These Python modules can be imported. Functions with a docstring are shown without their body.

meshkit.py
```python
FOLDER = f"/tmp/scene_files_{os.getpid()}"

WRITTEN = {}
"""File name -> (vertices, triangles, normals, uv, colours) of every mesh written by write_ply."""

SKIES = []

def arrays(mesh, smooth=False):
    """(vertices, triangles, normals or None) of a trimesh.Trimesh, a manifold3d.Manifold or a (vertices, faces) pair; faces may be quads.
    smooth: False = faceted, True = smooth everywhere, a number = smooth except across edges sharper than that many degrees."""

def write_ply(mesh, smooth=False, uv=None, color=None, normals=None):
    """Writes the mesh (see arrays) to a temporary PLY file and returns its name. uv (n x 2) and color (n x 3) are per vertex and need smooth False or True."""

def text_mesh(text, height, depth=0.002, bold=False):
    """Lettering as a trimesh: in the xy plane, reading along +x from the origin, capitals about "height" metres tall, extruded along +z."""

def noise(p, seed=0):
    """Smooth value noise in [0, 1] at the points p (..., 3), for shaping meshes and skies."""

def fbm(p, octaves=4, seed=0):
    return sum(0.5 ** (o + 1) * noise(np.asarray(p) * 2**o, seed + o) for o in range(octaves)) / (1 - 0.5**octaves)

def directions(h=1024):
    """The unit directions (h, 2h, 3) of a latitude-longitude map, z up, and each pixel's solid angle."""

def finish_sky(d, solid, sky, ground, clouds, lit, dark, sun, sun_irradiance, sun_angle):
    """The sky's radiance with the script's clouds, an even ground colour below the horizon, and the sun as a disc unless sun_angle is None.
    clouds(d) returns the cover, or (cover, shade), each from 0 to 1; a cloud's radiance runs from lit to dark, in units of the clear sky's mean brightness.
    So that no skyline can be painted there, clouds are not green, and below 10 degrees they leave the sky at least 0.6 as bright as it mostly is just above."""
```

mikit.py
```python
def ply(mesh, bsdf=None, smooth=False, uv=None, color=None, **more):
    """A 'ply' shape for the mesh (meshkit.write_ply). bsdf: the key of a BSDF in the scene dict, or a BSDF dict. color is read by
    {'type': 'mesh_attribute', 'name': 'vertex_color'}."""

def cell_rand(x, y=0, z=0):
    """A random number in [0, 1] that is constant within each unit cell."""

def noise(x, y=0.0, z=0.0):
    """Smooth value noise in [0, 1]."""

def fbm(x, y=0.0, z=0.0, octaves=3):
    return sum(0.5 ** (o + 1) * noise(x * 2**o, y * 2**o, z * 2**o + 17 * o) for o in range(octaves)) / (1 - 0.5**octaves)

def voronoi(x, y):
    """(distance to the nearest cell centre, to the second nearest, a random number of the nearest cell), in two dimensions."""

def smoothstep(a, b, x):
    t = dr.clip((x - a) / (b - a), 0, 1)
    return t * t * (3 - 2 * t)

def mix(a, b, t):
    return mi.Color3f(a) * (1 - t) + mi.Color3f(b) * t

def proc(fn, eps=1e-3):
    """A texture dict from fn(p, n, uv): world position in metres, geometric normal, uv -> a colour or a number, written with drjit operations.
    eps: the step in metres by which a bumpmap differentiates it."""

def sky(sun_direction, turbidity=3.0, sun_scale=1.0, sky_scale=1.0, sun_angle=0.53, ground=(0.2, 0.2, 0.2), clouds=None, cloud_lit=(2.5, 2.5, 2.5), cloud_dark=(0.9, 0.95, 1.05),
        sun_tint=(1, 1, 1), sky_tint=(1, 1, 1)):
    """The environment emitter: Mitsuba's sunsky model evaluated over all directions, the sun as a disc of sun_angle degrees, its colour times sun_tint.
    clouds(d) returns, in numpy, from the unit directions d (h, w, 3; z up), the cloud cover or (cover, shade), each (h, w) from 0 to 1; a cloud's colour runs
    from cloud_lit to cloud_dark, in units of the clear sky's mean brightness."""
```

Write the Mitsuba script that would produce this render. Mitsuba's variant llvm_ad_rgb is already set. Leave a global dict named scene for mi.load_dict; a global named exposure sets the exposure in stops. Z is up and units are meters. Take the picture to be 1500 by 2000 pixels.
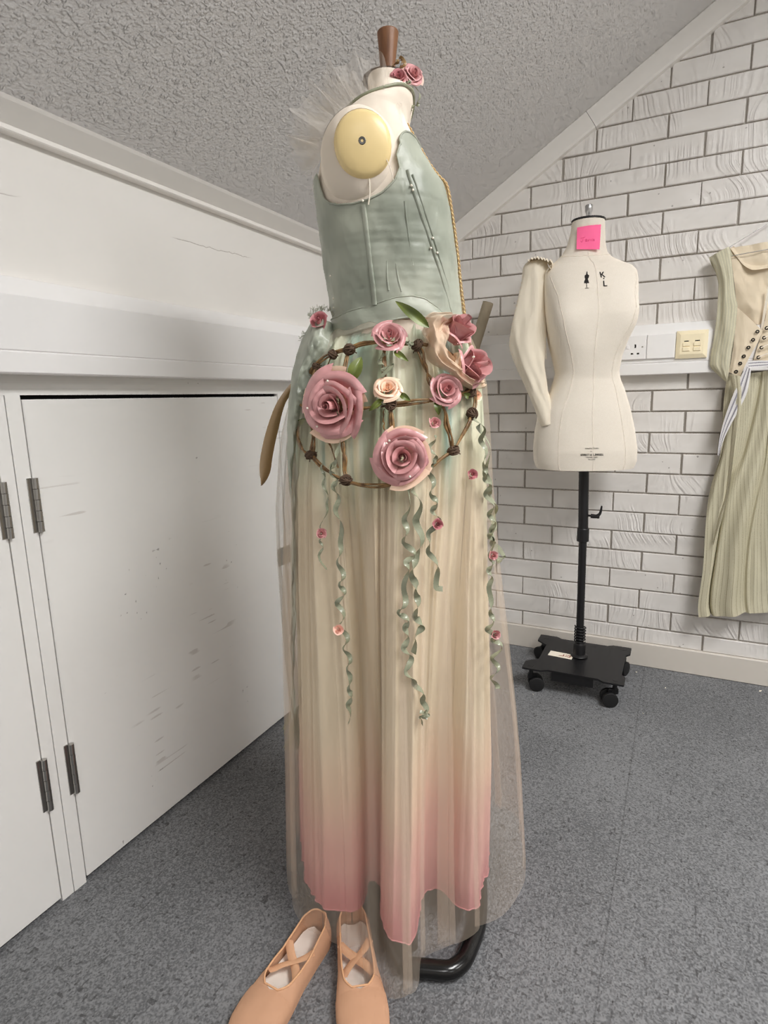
import math, random, numpy as np, trimesh, mitsuba as mi, mikit, meshkit
import drjit as dr
from mikit import noise, fbm, smoothstep, mix, cell_rand, voronoi
T4 = mi.ScalarTransform4f
scene, labels = {}, {}

# ---------------------------------------------------------------- camera, light, exposure
exposure = 1.1
CAM = np.array([1.1304, -2.3813, 1.0498])
FWD = np.array([-0.44159, 0.87718, -0.18855])
UPV = np.array([-0.06338, 0.17913, 0.98178])
scene['camera'] = {'type': 'perspective', 'fov': 66.094, 'fov_axis': 'x', 'near_clip': 0.05, 'far_clip': 50.0,
                   'to_world': T4().look_at(origin=CAM.tolist(), target=(CAM + FWD).tolist(), up=UPV.tolist())}
# ceiling panels of the workroom (outside the frame): (x, y, length x, length y, radiance); their boxes are built under ROOM
PANELS = [(2.15, -1.75, 0.6, 1.2, 14.0), (2.15, -4.1, 0.6, 1.2, 5.0), (4.1, -1.75, 0.6, 1.2, 6.0), (4.1, -4.1, 0.6, 1.2, 5.0)]
LIGHT_COLOUR = (1.0, 0.99, 0.98)

# ---------------------------------------------------------------- helpers
def put(key, mesh, bsdf, smooth=False, label=None, cat=None, group=None, kind=None, uv=None):
    m = mesh
    scene[key] = mikit.ply(m, bsdf, smooth=smooth, uv=uv) if not isinstance(m, dict) else m
    tag(key, label, cat, group, kind)
    return key

def tag(key, label=None, cat=None, group=None, kind=None):
    d = {k: v for k, v in (('label', label), ('category', cat), ('group', group), ('kind', kind)) if v}
    if d: labels[key] = {**labels.get(key, {}), **d}

_count = {}
def num(name):
    n = _count.get(name, 0); _count[name] = n + 1
    return name if n == 0 else f'{name}_{n:03d}'

def grid(P, cu=False, cv=False):
    P = np.asarray(P, float); n, m = P.shape[:2]
    i = np.arange(n if cu else n - 1); j = np.arange(m if cv else m - 1)
    I, J = np.meshgrid(i, j, indexing='ij'); I2, J2 = (I + 1) % n, (J + 1) % m
    F = np.stack([I * m + J, I2 * m + J, I2 * m + J2, I * m + J2], -1).reshape(-1, 4)
    return P.reshape(-1, 3), np.vstack([F[:, [0, 1, 2]], F[:, [0, 2, 3]]])

def join(*ms):
    V, F, o = [], [], 0
    for m in ms:
        v, f = (m.vertices, m.faces) if hasattr(m, 'vertices') else m
        V.append(np.asarray(v, float)); F.append(np.asarray(f) + o); o += len(v)
    return np.vstack(V), np.vstack(F)

def tri(m):
    v, f = (m.vertices, m.faces) if hasattr(m, 'vertices') else m
    return np.asarray(v, float), np.asarray(f)

def frames(p):
    t = np.gradient(p, axis=0); t /= np.linalg.norm(t, axis=1, keepdims=True) + 1e-12
    a = np.zeros_like(p); ref = np.array([0.31, 0.2, 0.93]) if abs(t[0, 2]) < .9 else np.array([1.0, .1, 0])
    for i in range(len(p)):
        ref = ref - t[i] * (ref @ t[i]); ref /= np.linalg.norm(ref) + 1e-12; a[i] = ref
    return t, a, np.cross(t, a)

def smooth_path(pts, n):
    pts = np.asarray(pts, float)
    d = np.r_[0, np.cumsum(np.linalg.norm(np.diff(pts, axis=0), axis=1))]
    if len(pts) < 3:
        q = np.linspace(0, d[-1], n); return np.stack([np.interp(q, d, pts[:, k]) for k in range(pts.shape[1])], -1)
    from scipy.interpolate import PchipInterpolator
    return PchipInterpolator(d, pts)(np.linspace(0, d[-1], n))

def tube(p, r, sides=8, caps=True, squash=1.0):
    p = np.asarray(p, float); t, a, b = frames(p); r = np.broadcast_to(r, (len(p),))
    ang = np.arange(sides) * 2 * np.pi / sides
    P = p[:, None] + r[:, None, None] * (np.cos(ang)[None, :, None] * a[:, None] + squash * np.sin(ang)[None, :, None] * b[:, None])
    v, f = grid(P, cv=True)
    if caps:
        n0, k = len(v), sides
        v = np.vstack([v, p[:1], p[-1:]]); j = np.arange(k)
        f = np.vstack([f, np.stack([np.full(k, n0), (j + 1) % k, j], -1), np.stack([np.full(k, n0 + 1), (len(p) - 1) * k + j, (len(p) - 1) * k + (j + 1) % k], -1)])
    return v, f

def lathe(profile, sides=32, centre=(0, 0, 0)):
    pr = np.asarray(profile, float); ang = np.arange(sides) * 2 * np.pi / sides
    P = np.stack([pr[:, 0, None] * np.cos(ang), pr[:, 0, None] * np.sin(ang), np.repeat(pr[:, 1, None], sides, 1)], -1) + np.asarray(centre)
    return grid(P, cv=True)

def move(m, M=None, t=(0, 0, 0)):
    v, f = tri(m)
    if M is not None: v = v @ np.asarray(M).T
    return v + np.asarray(t), f

def rot(axis, deg):
    a = np.asarray(axis, float); a /= np.linalg.norm(a); c, s = math.cos(math.radians(deg)), math.sin(math.radians(deg))
    K = np.array([[0, -a[2], a[1]], [a[2], 0, -a[0]], [-a[1], a[0], 0]])
    return np.eye(3) + s * K + (1 - c) * K @ K

def box(x0, x1, y0, y1, z0, z1, c=0.0):
    """a box, its edges chamfered by c"""
    if c <= 0:
        m = trimesh.creation.box([x1 - x0, y1 - y0, z1 - z0]); return move(m, t=((x0 + x1) / 2, (y0 + y1) / 2, (z0 + z1) / 2))
    P = []
    for x, y, z in [(a, b, d) for a in (0, 1) for b in (0, 1) for d in (0, 1)]:
        X, Y, Z = (x0, x1)[x], (y0, y1)[y], (z0, z1)[z]; ix, iy, iz = ((c, -c)[k] for k in (x, y, z))
        P += [(X, Y + iy, Z + iz), (X + ix, Y, Z + iz), (X + ix, Y + iy, Z)]
    return tri(trimesh.convex.convex_hull(np.array(P)))

def slab(poly, y_back, y_front, c):
    """a convex polygon in the x-z plane, counter-clockwise, standing out from y_back to y_front with a chamfered rim (brick)"""
    q = np.asarray(poly, float); n = len(q); e = np.roll(q, -1, 0) - q; L = np.linalg.norm(e, axis=1, keepdims=True); nn = np.stack([-e[:, 1], e[:, 0]], -1) / L
    ins = np.zeros_like(q)
    for i in range(n):
        A = np.array([nn[i - 1], nn[i]]); ins[i] = np.linalg.solve(A, [A[0] @ q[i] + c, A[1] @ q[i] + c]) if abs(np.linalg.det(A)) > 1e-3 else q[i] + nn[i] * c
    ring = lambda a, y: np.stack([a[:, 0], np.full(n, y), a[:, 1]], -1)
    V = np.vstack([ring(q, y_back), ring(q, y_front + c), ring(ins, y_front)])
    F = []
    for r in (0, 1):
        for i in range(n):
            a, b = r * n + i, r * n + (i + 1) % n; F += [(a, b, b + n), (a, b + n, a + n)]
    F += [(2 * n, 2 * n + i, 2 * n + i + 1) for i in range(1, n - 1)]
    return V, np.array(F)

def strip(left, right, nu, nv, fn=None):
    """a cloth patch between two 3-D edge curves"""
    a, b = smooth_path(left, nv), smooth_path(right, nv); w = np.linspace(0, 1, nu)[None, :, None]
    P = a[:, None] * (1 - w) + b[:, None] * w
    if fn is not None:
        V, U = np.meshgrid(np.linspace(0, 1, nv), np.linspace(0, 1, nu), indexing='ij'); P = P + fn(U, V)
    U = np.stack(np.meshgrid(np.linspace(0, 1, nu), np.linspace(0, 1, nv)), -1).reshape(-1, 2)
    return grid(P), U

def ball(c, r, sub=1, scale=(1, 1, 1)):
    m = trimesh.creation.icosphere(subdivisions=sub, radius=r); return m.vertices * np.asarray(scale) + np.asarray(c), m.faces

# ---------------------------------------------------------------- materials
def lin(*c):
    c = np.asarray(c, float) / 255; return [float(x) for x in np.where(c < .04045, c / 12.92, ((c + .055) / 1.055) ** 2.4)]
def mat(name, col, rough=.5, spec=.4, bump=None, bscale=1.0, **kw):
    b = {'type': 'principled', 'base_color': col if isinstance(col, dict) else {'type': 'rgb', 'value': lin(*col)}, 'roughness': rough, 'specular': spec, **kw}
    if bump is not None: b = {'type': 'bumpmap', 'arbitrary': mikit.proc(bump, eps=4e-4), 'scale': bscale, 'bsdf': b}
    scene[name] = {'type': 'twosided', 'bsdf': b}
def sheer(name, col, opacity, rough=.9):
    """net fabric: the share of its area that thread covers"""
    scene[name] = {'type': 'mask', 'opacity': {'type': 'rgb', 'value': opacity}, 'bsdf': {'type': 'twosided', 'bsdf': {'type': 'diffuse', 'reflectance': {'type': 'rgb', 'value': lin(*col)}}}}

mat('paint_white', (226, 223, 218), .45, .35)
def c_door(p, n, uv):
    s = smoothstep(.86, .93, noise(p.y * 14, p.z * 110, 3.1)) * smoothstep(.62, .75, noise(p.y * 5 + 7, p.z * 6, 1.7))
    d = smoothstep(.88, .92, noise(p.y * 110, p.z * 110, 9.2)) * smoothstep(.66, .74, noise(p.y * 9 + 2, p.z * 9, 4.4))
    return mix(mix(lin(225, 224, 221), lin(178, 172, 166), s * .5), lin(128, 124, 120), d * .7)
mat('door_paint', mikit.proc(c_door), .38, .4)
def c_plaster(p, n, uv):
    g = fbm(p.y * 3, p.z * 5, 2.0, 3); line = 1.4335 + .0275 * (p.y + 1.6) + .005 * (noise(p.y * 26, .3, 1.0) - .5) + .004 * (noise(p.y * 90, .3, 2.0) - .5)   # a hairline crack
    k = smoothstep(.0016, .0004, dr.abs(p.z - line)) * smoothstep(.35, .6, noise(p.y * 8 + 3.3, 1.0, 1.0)) * smoothstep(-1.72, -1.66, p.y) * smoothstep(-.85, -.95, p.y)
    return mix(mix(lin(228, 226, 222), lin(221, 218, 213), g), lin(160, 155, 148), k * .7)
mat('wall_plaster', mikit.proc(c_plaster), .6, .25)
def b_brick(p, n, uv):
    w = p.x + .12 * (noise(p.x * 6, p.z * 9, 5.0) - .5) + .06 * p.z
    comb = noise(w * 150, p.z * 6, 1.0) * .6 + noise(w * 330, p.z * 9, 2.0) * .4
    return comb * .0042 * smoothstep(.2, .6, noise(p.x * 7, p.z * 15, 8.0)) + fbm(p.x * 90, p.y * 90, p.z * 90, 2) * .0006
def c_brick(p, n, uv):
    g = fbm(p.x * 9, p.z * 22, 4.0, 3)
    speck = smoothstep(.86, .89, noise(p.x * 90, p.z * 90, 1.5))
    return mix(mix(lin(226, 223, 219), lin(213, 209, 204), g), lin(130, 124, 118), speck * .6)
mat('brick_paint', mikit.proc(c_brick), .5, .3, b_brick, 1.0)
mat('mortar_shaded', (168, 163, 156), .7, .2, lambda p, n, uv: fbm(p.x * 120, p.z * 120, p.y * 50, 2) * .001, 1.0)  # mortar is white; the groove shadow between bricks is put into its colour
def b_ceil(p, n, uv):
    a = smoothstep(.5, .78, noise(p.x * 210, p.y * 210, p.z * 210)); b = smoothstep(.72, .86, noise(p.x * 105 + 9, p.y * 105, p.z * 105))
    return a * .0022 + b * .003 + fbm(p.x * 260, p.y * 260, p.z * 100, 2) * .0012
mat('ceiling_texture', (208, 206, 204), .8, .2, b_ceil, 1.0)
def c_carpet(p, n, uv):
    g = noise(p.x * 420, p.y * 420, 1.0) * .5 + noise(p.x * 260, p.y * 260, 7.0) * .4 + fbm(p.x * 5, p.y * 5, 2.0, 3) * .3
    sp = smoothstep(.84, .9, noise(p.x * 150, p.y * 150, 4.0)); seam = smoothstep(.0022, .0008, dr.abs(p.x - 1.06 - .004 * noise(p.y * 3, 2., 1.)))
    return mix(mix(lin(94, 95, 97), lin(128, 129, 131), smoothstep(.3, .9, g)), lin(58, 57, 57), sp * .55 + seam * .35)
mat('carpet', mikit.proc(c_carpet), .95, .1, lambda p, n, uv: (noise(p.x * 420, p.y * 420, 1.0) + noise(p.x * 190, p.y * 190, 7.)) * .0016, 1.0)
mat('skirting_paint', (205, 199, 190), .5, .3)
mat('trunking_plastic', (228, 227, 226), .35, .4)
mat('steel', (178, 176, 172), .28, .5, metallic=1.0)
mat('chrome', (200, 200, 200), .15, .5, metallic=1.0)
mat('gap_shade_black', (12, 12, 12), .9, .1)  # black that paints the shade in the door gaps
mat('black_metal', (20, 20, 22), .42, .45)
mat('black_gloss', (12, 12, 12), .2, .5)
mat('castor_rubber', (24, 24, 25), .55, .4)
mat('outlet_white', (232, 231, 230), .3, .5)
mat('outlet_cream', (236, 224, 192), .35, .5)
mat('dark_slot', (30, 28, 26), .7, .2)
def c_canvas(p, n, uv):
    return mix(lin(230, 223, 211), lin(220, 211, 197), noise(p.x * 500, p.y * 500, p.z * 500) * .6 + fbm(p.x * 8, p.y * 8, p.z * 8, 3) * .5)
mat('canvas', mikit.proc(c_canvas), .85, .15, lambda p, n, uv: noise(p.x * 700, p.y * 700, p.z * 700) * .0005, 1.0)
def b_calico(p, n, uv):
    return fbm(p.x * 26 + 3, p.y * 26, p.z * 9, 3) * .012 + noise(p.x * 700, p.y * 700, p.z * 700) * .0004
mat('calico', (224, 215, 197), .85, .15, b_calico, 1.0)
mat('seam_thread', (236, 228, 212), .85, .1)
mat('stamp_ink', (45, 43, 42), .8, .1)
mat('sticky_pink', (255, 112, 160), .7, .2)
mat('pen_line', (214, 74, 124), .7, .1)
def c_wood(p, n, uv):
    g = fbm(p.x * 160, p.y * 160, p.z * 14, 3); return mix(lin(92, 60, 40), lin(140, 98, 68), g)
mat('wood', mikit.proc(c_wood), .4, .4)
mat('wood_dark', (74, 58, 46), .5, .3)
mat('arm_plate', (226, 202, 146), .33, .5)
mat('cream_cover', (222, 211, 196), .8, .2, lambda p, n, uv: fbm(p.x * 30, p.y * 30, p.z * 12, 3) * .006, 1.0)
def c_sage(p, n, uv):
    g = fbm(p.x * 14, p.y * 14, p.z * 9, 3); return mix(lin(130, 136, 123), lin(168, 172, 157), smoothstep(.25, .75, g))
def b_sage(p, n, uv):
    return fbm(p.x * 22, p.y * 22, p.z * 14, 3) * .010 + noise(p.x * 30, p.y * 30, p.z * 160) * .0008
mat('sage_satin', mikit.proc(c_sage), .42, .5, b_sage, 1.0, sheen=.3)
mat('sage_crumpled', mikit.proc(c_sage), .38, .55, lambda p, n, uv: fbm(p.x * 45, p.y * 45, p.z * 32, 3) * .014, 1.0, sheen=.3)
mat('sage_ribbon', (138, 141, 118), .3, .6)
mat('gold', (198, 168, 118), .32, .5, metallic=.6)
mat('screw_metal', (96, 94, 90), .4, .5, metallic=.6)
mat('pearl', (232, 224, 208), .2, .6, clearcoat=.6)
mat('pink_satin', (200, 146, 146), .36, .6, lambda p, n, uv: fbm(p.x * 60, p.y * 60, p.z * 60, 2) * .004, 1.0, sheen=.4)
mat('pink_satin_deep', (184, 120, 124), .36, .6, sheen=.3)
mat('peach_satin', (240, 206, 180), .36, .6, sheen=.3)
mat('blush_satin', (230, 188, 172), .36, .6, sheen=.3)
sheer('chiffon', (228, 202, 176), .62)
def c_leaf(p, n, uv):
    return mix(lin(58, 70, 24), lin(120, 132, 62), noise(p.x * 60, p.y * 60, p.z * 60))
mat('leaf_green', mikit.proc(c_leaf), .4, .5)
def c_cane(p, n, uv):
    return mix(lin(72, 50, 32), lin(158, 122, 76), noise(p.x * 130, p.y * 130, p.z * 130))
mat('cane', mikit.proc(c_cane), .45, .5)
mat('twine_dark', (84, 66, 52), .7, .3)
mat('brown_satin', (150, 122, 84), .35, .5)
mat('russet', (142, 84, 66), .6, .3)
def c_silk(p, n, uv):   # dip-dyed silk: sage and teal streaks at the hip, cream, then pink at the hem, the dye's edge wicked up unevenly
    w = p.x * .91 + p.y * .42
    st = noise(w * 95, 3.1, p.z * 2.6); st2 = noise(w * 38 + 5, 1.2, p.z * 1.8 + 3); st3 = noise(w * 60, 7.7, p.z * 2.2); fine = noise(w * 260, 5.5, p.z * 6)
    z = p.z + .12 * (fbm(p.x * 9, p.y * 9, p.z * 3, 3) - .5) + .02 * (fine - .5)
    cream = mix(lin(216, 203, 178), lin(202, 187, 160), st2)
    green = mix(mix(lin(222, 226, 202), lin(150, 166, 138), smoothstep(.25, .7, st)), lin(138, 176, 166), smoothstep(.60, .82, st2)); green = mix(green, lin(232, 228, 198), smoothstep(.62, .8, st3)); green = mix(green, lin(112, 124, 100), smoothstep(.62, .80, fine) * .65)
    c = mix(cream, green, smoothstep(.80, 1.02, z + .22 * (st2 - .5)))
    c = mix(c, lin(212, 184, 160), smoothstep(.50, .28, z)); c = mix(c, lin(208, 158, 150), smoothstep(.34, .17, z)); c = mix(c, lin(190, 122, 126), smoothstep(.17, .06, z))
    return c * (.975 + .04 * fine)
mat('dyed_silk', mikit.proc(c_silk), .45, .45, lambda p, n, uv: noise(p.x * 120, p.y * 120, p.z * 6) * .002 + fbm(p.x * 30, p.y * 30, p.z * 14, 2) * .003, 1.0, sheen=.3)
sheer('tulle', (228, 210, 190), .17)
sheer('tulle_train', (196, 188, 174), .3)
sheer('tulle_white', (226, 219, 208), .14)
mat('slipper_canvas', (188, 146, 117), .7, .2, lambda p, n, uv: noise(p.x * 500, p.y * 500, p.z * 500) * .0005 + fbm(p.x * 30, p.y * 30, p.z * 30, 2) * .003, 1.0)
mat('slipper_binding', (206, 160, 122), .6, .3)
mat('slipper_lining', (226, 218, 208), .8, .15)
mat('elastic', (202, 158, 124), .6, .3)
def c_stripe(p, n, uv):
    k = uv.x * 34; fr = k - dr.floor(k); a = smoothstep(.10, .05, dr.abs(fr - .5)) + smoothstep(.05, .02, dr.abs(fr - .2)) * .5
    return mix(mix(lin(196, 191, 168), lin(182, 176, 152), fbm(p.x * 12, p.z * 5, 1., 2)), lin(128, 120, 96), a * .55)
mat('striped_cotton', mikit.proc(c_stripe), .85, .15, lambda p, n, uv: fbm(p.x * 30, p.y * 30, p.z * 10, 2) * .006, 1.0)
def c_stripe2(p, n, uv):
    k = uv.x * 7; fr = k - dr.floor(k); a = smoothstep(.18, .08, dr.abs(fr - .5))
    return mix(mix(lin(192, 189, 168), lin(180, 176, 152), fbm(p.x * 14, p.z * 8, 1., 2)), lin(212, 206, 180), a * .6)
mat('striped_panel', mikit.proc(c_stripe2), .85, .15, lambda p, n, uv: fbm(p.x * 40, p.y * 40, p.z * 26, 3) * .006, 1.0)
mat('lining_cream', (216, 202, 178), .8, .2, lambda p, n, uv: fbm(p.x * 16, p.y * 16, p.z * 16, 3) * .012, 1.0)
def c_tape(p, n, uv):
    fr = uv.x; return mix(lin(216, 214, 214), lin(140, 138, 146), smoothstep(.10, .04, dr.abs(fr - .3)) + smoothstep(.10, .04, dr.abs(fr - .7)))
mat('waist_tape', mikit.proc(c_tape), .8, .2)
mat('card_tube', (150, 139, 120), .8, .2)
mat('far_wall', (214, 210, 204), .7, .2)

# ---------------------------------------------------------------- ROOM
SL, SZ = 0.614, 1.540            # slope of the ceiling: z = SZ + SL * x
XF = (2.42 - SZ) / SL            # where it turns flat
ZT, XR, YF = 2.42, 5.2, -5.6
put('floor', box(-.06, XR, YF, .06, -.05, 0), 'carpet', kind='structure', label='grey flecked carpet floor of the sewing room')
cs = np.array([[-.06, SZ - .06 * SL], [XF, ZT], [XF, ZT + .08], [-.06, SZ - .06 * SL + .1]])
V = np.array([[x, y, z] for y in (YF, .06) for x, z in cs]); F = [(0, 1, 5), (0, 5, 4), (1, 2, 6), (1, 6, 5), (2, 3, 7), (2, 7, 6), (3, 0, 4), (3, 4, 7), (0, 2, 1), (0, 3, 2), (4, 5, 6), (4, 6, 7)]
put('ceiling', join((V, np.array(F)), box(XF, XR, YF, .06, ZT, ZT + .08)), 'ceiling_texture', kind='structure', label='sloping grey stippled ceiling')
put('wall_right', box(XR, XR + .06, YF, .06, 0, ZT), 'far_wall', kind='structure')
put('wall_front', box(-.06, XR, YF - .06, YF, 0, ZT), 'far_wall', kind='structure')
for x, y, lx, ly, rad in PANELS:
    k = num('ceiling_light')
    tag(k, 'white square-edged light panel on the flat part of the ceiling', 'ceiling light', 'ceiling light panels')
    fr = [box(x - lx / 2 - .02, x + lx / 2 + .02, y + s * (ly / 2 + .01) - .01, y + s * (ly / 2 + .01) + .01, ZT - .025, ZT) for s in (-1, 1)] + [box(x + s * (lx / 2 + .01) - .01, x + s * (lx / 2 + .01) + .01, y - ly / 2, y + ly / 2, ZT - .025, ZT) for s in (-1, 1)]
    put(k + '__frame', join(*fr), 'trunking_plastic')
    v = np.array([[x - lx / 2, y - ly / 2, ZT - .015], [x - lx / 2, y + ly / 2, ZT - .015], [x + lx / 2, y + ly / 2, ZT - .015], [x + lx / 2, y - ly / 2, ZT - .015]])
    scene[k + '__diffuser'] = {**mikit.ply((v, np.array([[0, 1, 2], [0, 2, 3]])), 'far_wall'), 'emitter': {'type': 'area', 'radiance': {'type': 'rgb', 'value': [rad * c for c in LIGHT_COLOUR]}}}

# left wall: low eaves wall with cupboard doors, white trunking above, plaster to the coving
D1, D2, DZ = -1.662, -.856, 1.0665     # the cupboard door between these y, up to DZ
put('wall_left', join(box(-.06, 0, YF, .06, 1.12, 1.56), box(-.06, -.03, YF, .06, 0, 1.12)), 'wall_plaster', kind='structure', label='white plaster of the low wall above the trunking')
FR = num('trim')                       # the frame round the cupboard doors
put(FR, join(box(-.03, 0, YF, .0, DZ + .006, 1.125), box(-.03, 0, -1.694, D1 - .003, 0, DZ + .006), box(-.03, -.0008, -1.722, -1.6955, 0, DZ + .006), box(-.03, 0, D2 + .003, 0, 0, DZ + .006)), 'door_paint', kind='structure', label='white frame round the cupboard doors')
def door(name, y0, y1, z0, label, hinge_y):
    put(name, box(-.028, .0005, y0, y1, z0, DZ - .002, .0015), 'door_paint', kind='structure', label=label)
    for hz0, hz1 in ((.806, .914), (.226, .342)):
        h = num(name + '__hinge'); L = (hz1 - hz0) / 5
        prof = []
        for i in range(5):
            a, b = hz0 + i * L, hz0 + (i + 1) * L
            prof += [(.0001 if i == 0 else .0045, a), (.0062, a + .0004), (.0062, b - .0004), (.0045 if i < 4 else .0001, b)]
        put(h, join(lathe(prof, 16, (.0065, hinge_y, 0)), box(0, .003, hinge_y - .013, hinge_y - .004, hz0, hz1, .0006)), 'steel', smooth=35, label='brushed steel butt hinge')
door('door_1', D1, D2, .012, 'white painted cupboard door behind the dress', D1 - .0005)
door('door_2', -2.56, -1.7245, .010, 'white painted cupboard door at the left edge of the photo', -1.7235)
put('door_1__catch_plate', box(-.001, .0045, -0.9010, -0.8355, 0.5287, 0.5858, .001), 'steel', label='small grey metal catch plate')
put('door_1__top_gap_shade', box(-.029, -.012, D1, D2, DZ - .002, DZ + .006), 'gap_shade_black')  # black strip painting the shade in the slit over the door
put('wall_left__under_door_shade', box(-.0295, -.0285, YF, -.01, 0.0, .02), 'gap_shade_black')  # black strip at floor level, painted shadow under the cupboard doors
# trunking, one run along each wall, mitred in the corner
def run(name, a, b, wall, label):
    pr = [(0, 1.1105), (.05, 1.1105), (.052, 1.1125), (.052, 1.1475), (.0505, 1.149), (.0505, 1.1505), (.052, 1.152), (.052, 1.247), (.050, 1.250), (.024, 1.283), (.020, 1.284), (0, 1.284)]
    rings = []
    for e in (a, b):
        rings.append([(d, e - (d if e == 0 else 0), z) if wall == 'left' else ((e + (d if e == 0 else 0)), -d, z) for d, z in pr])
    v, f = grid(np.array(rings), cv=True); put(name, (v, f), 'trunking_plastic', smooth=20, kind='structure', label=label)
run(num('trim'), YF, 0, 'left', 'white plastic cable trunking along the left wall above the cupboard doors')
run(num('trim'), 0, XR, 'back', 'white plastic cable trunking across the brick wall')
# coving: a plain board between wall and slope on the left, a board down the slope on the brick wall
cv_ = num('trim')
pr = [(0, 1.536), (.019, 1.536), (.021, 1.538), (.021, 1.546), (.056, 1.5715), (.061, SZ + SL * .061), (0, SZ)]
v, f = grid(np.array([[(d, y, z) for d, z in pr] for y in (YF, 0)]), cv=True); put(cv_, (v, f), 'paint_white', kind='structure', label='white coving strip between the left wall and the sloping ceiling')
def sloped_board(name, x0, x1, label):
    c = math.hypot(1, SL); prof = [(0, 0), (.030, 0), (.034, -.004), (.034, -.060), (.030, -.066), (0, -.066)]    # out of the wall, down from the ceiling
    rings = [[(x + SL / c * -q, -d, SZ + SL * x + q / c) for d, q in prof] for x in (x0, x1)]
    v, f = grid(np.array(rings), cv=True)
    j = np.arange(len(prof)); caps = np.array([(0, i, i + 1) for i in range(1, len(prof) - 1)])
    put(name, (v, np.vstack([f, caps, caps[:, ::-1] + len(prof)])), 'paint_white', kind='structure', label=label)
sloped_board(num('trim'), .0, .7655, 'lower white trim board following the ceiling slope on the brick wall')
sloped_board(num('trim'), .7665, 1.74, 'upper white trim board following the ceiling slope on the brick wall')
put('baseboard_back', box(0, XR, -.020, 0, 0, .095, .003), 'skirting_paint', kind='structure', label='off-white skirting board under the brick wall')
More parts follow.
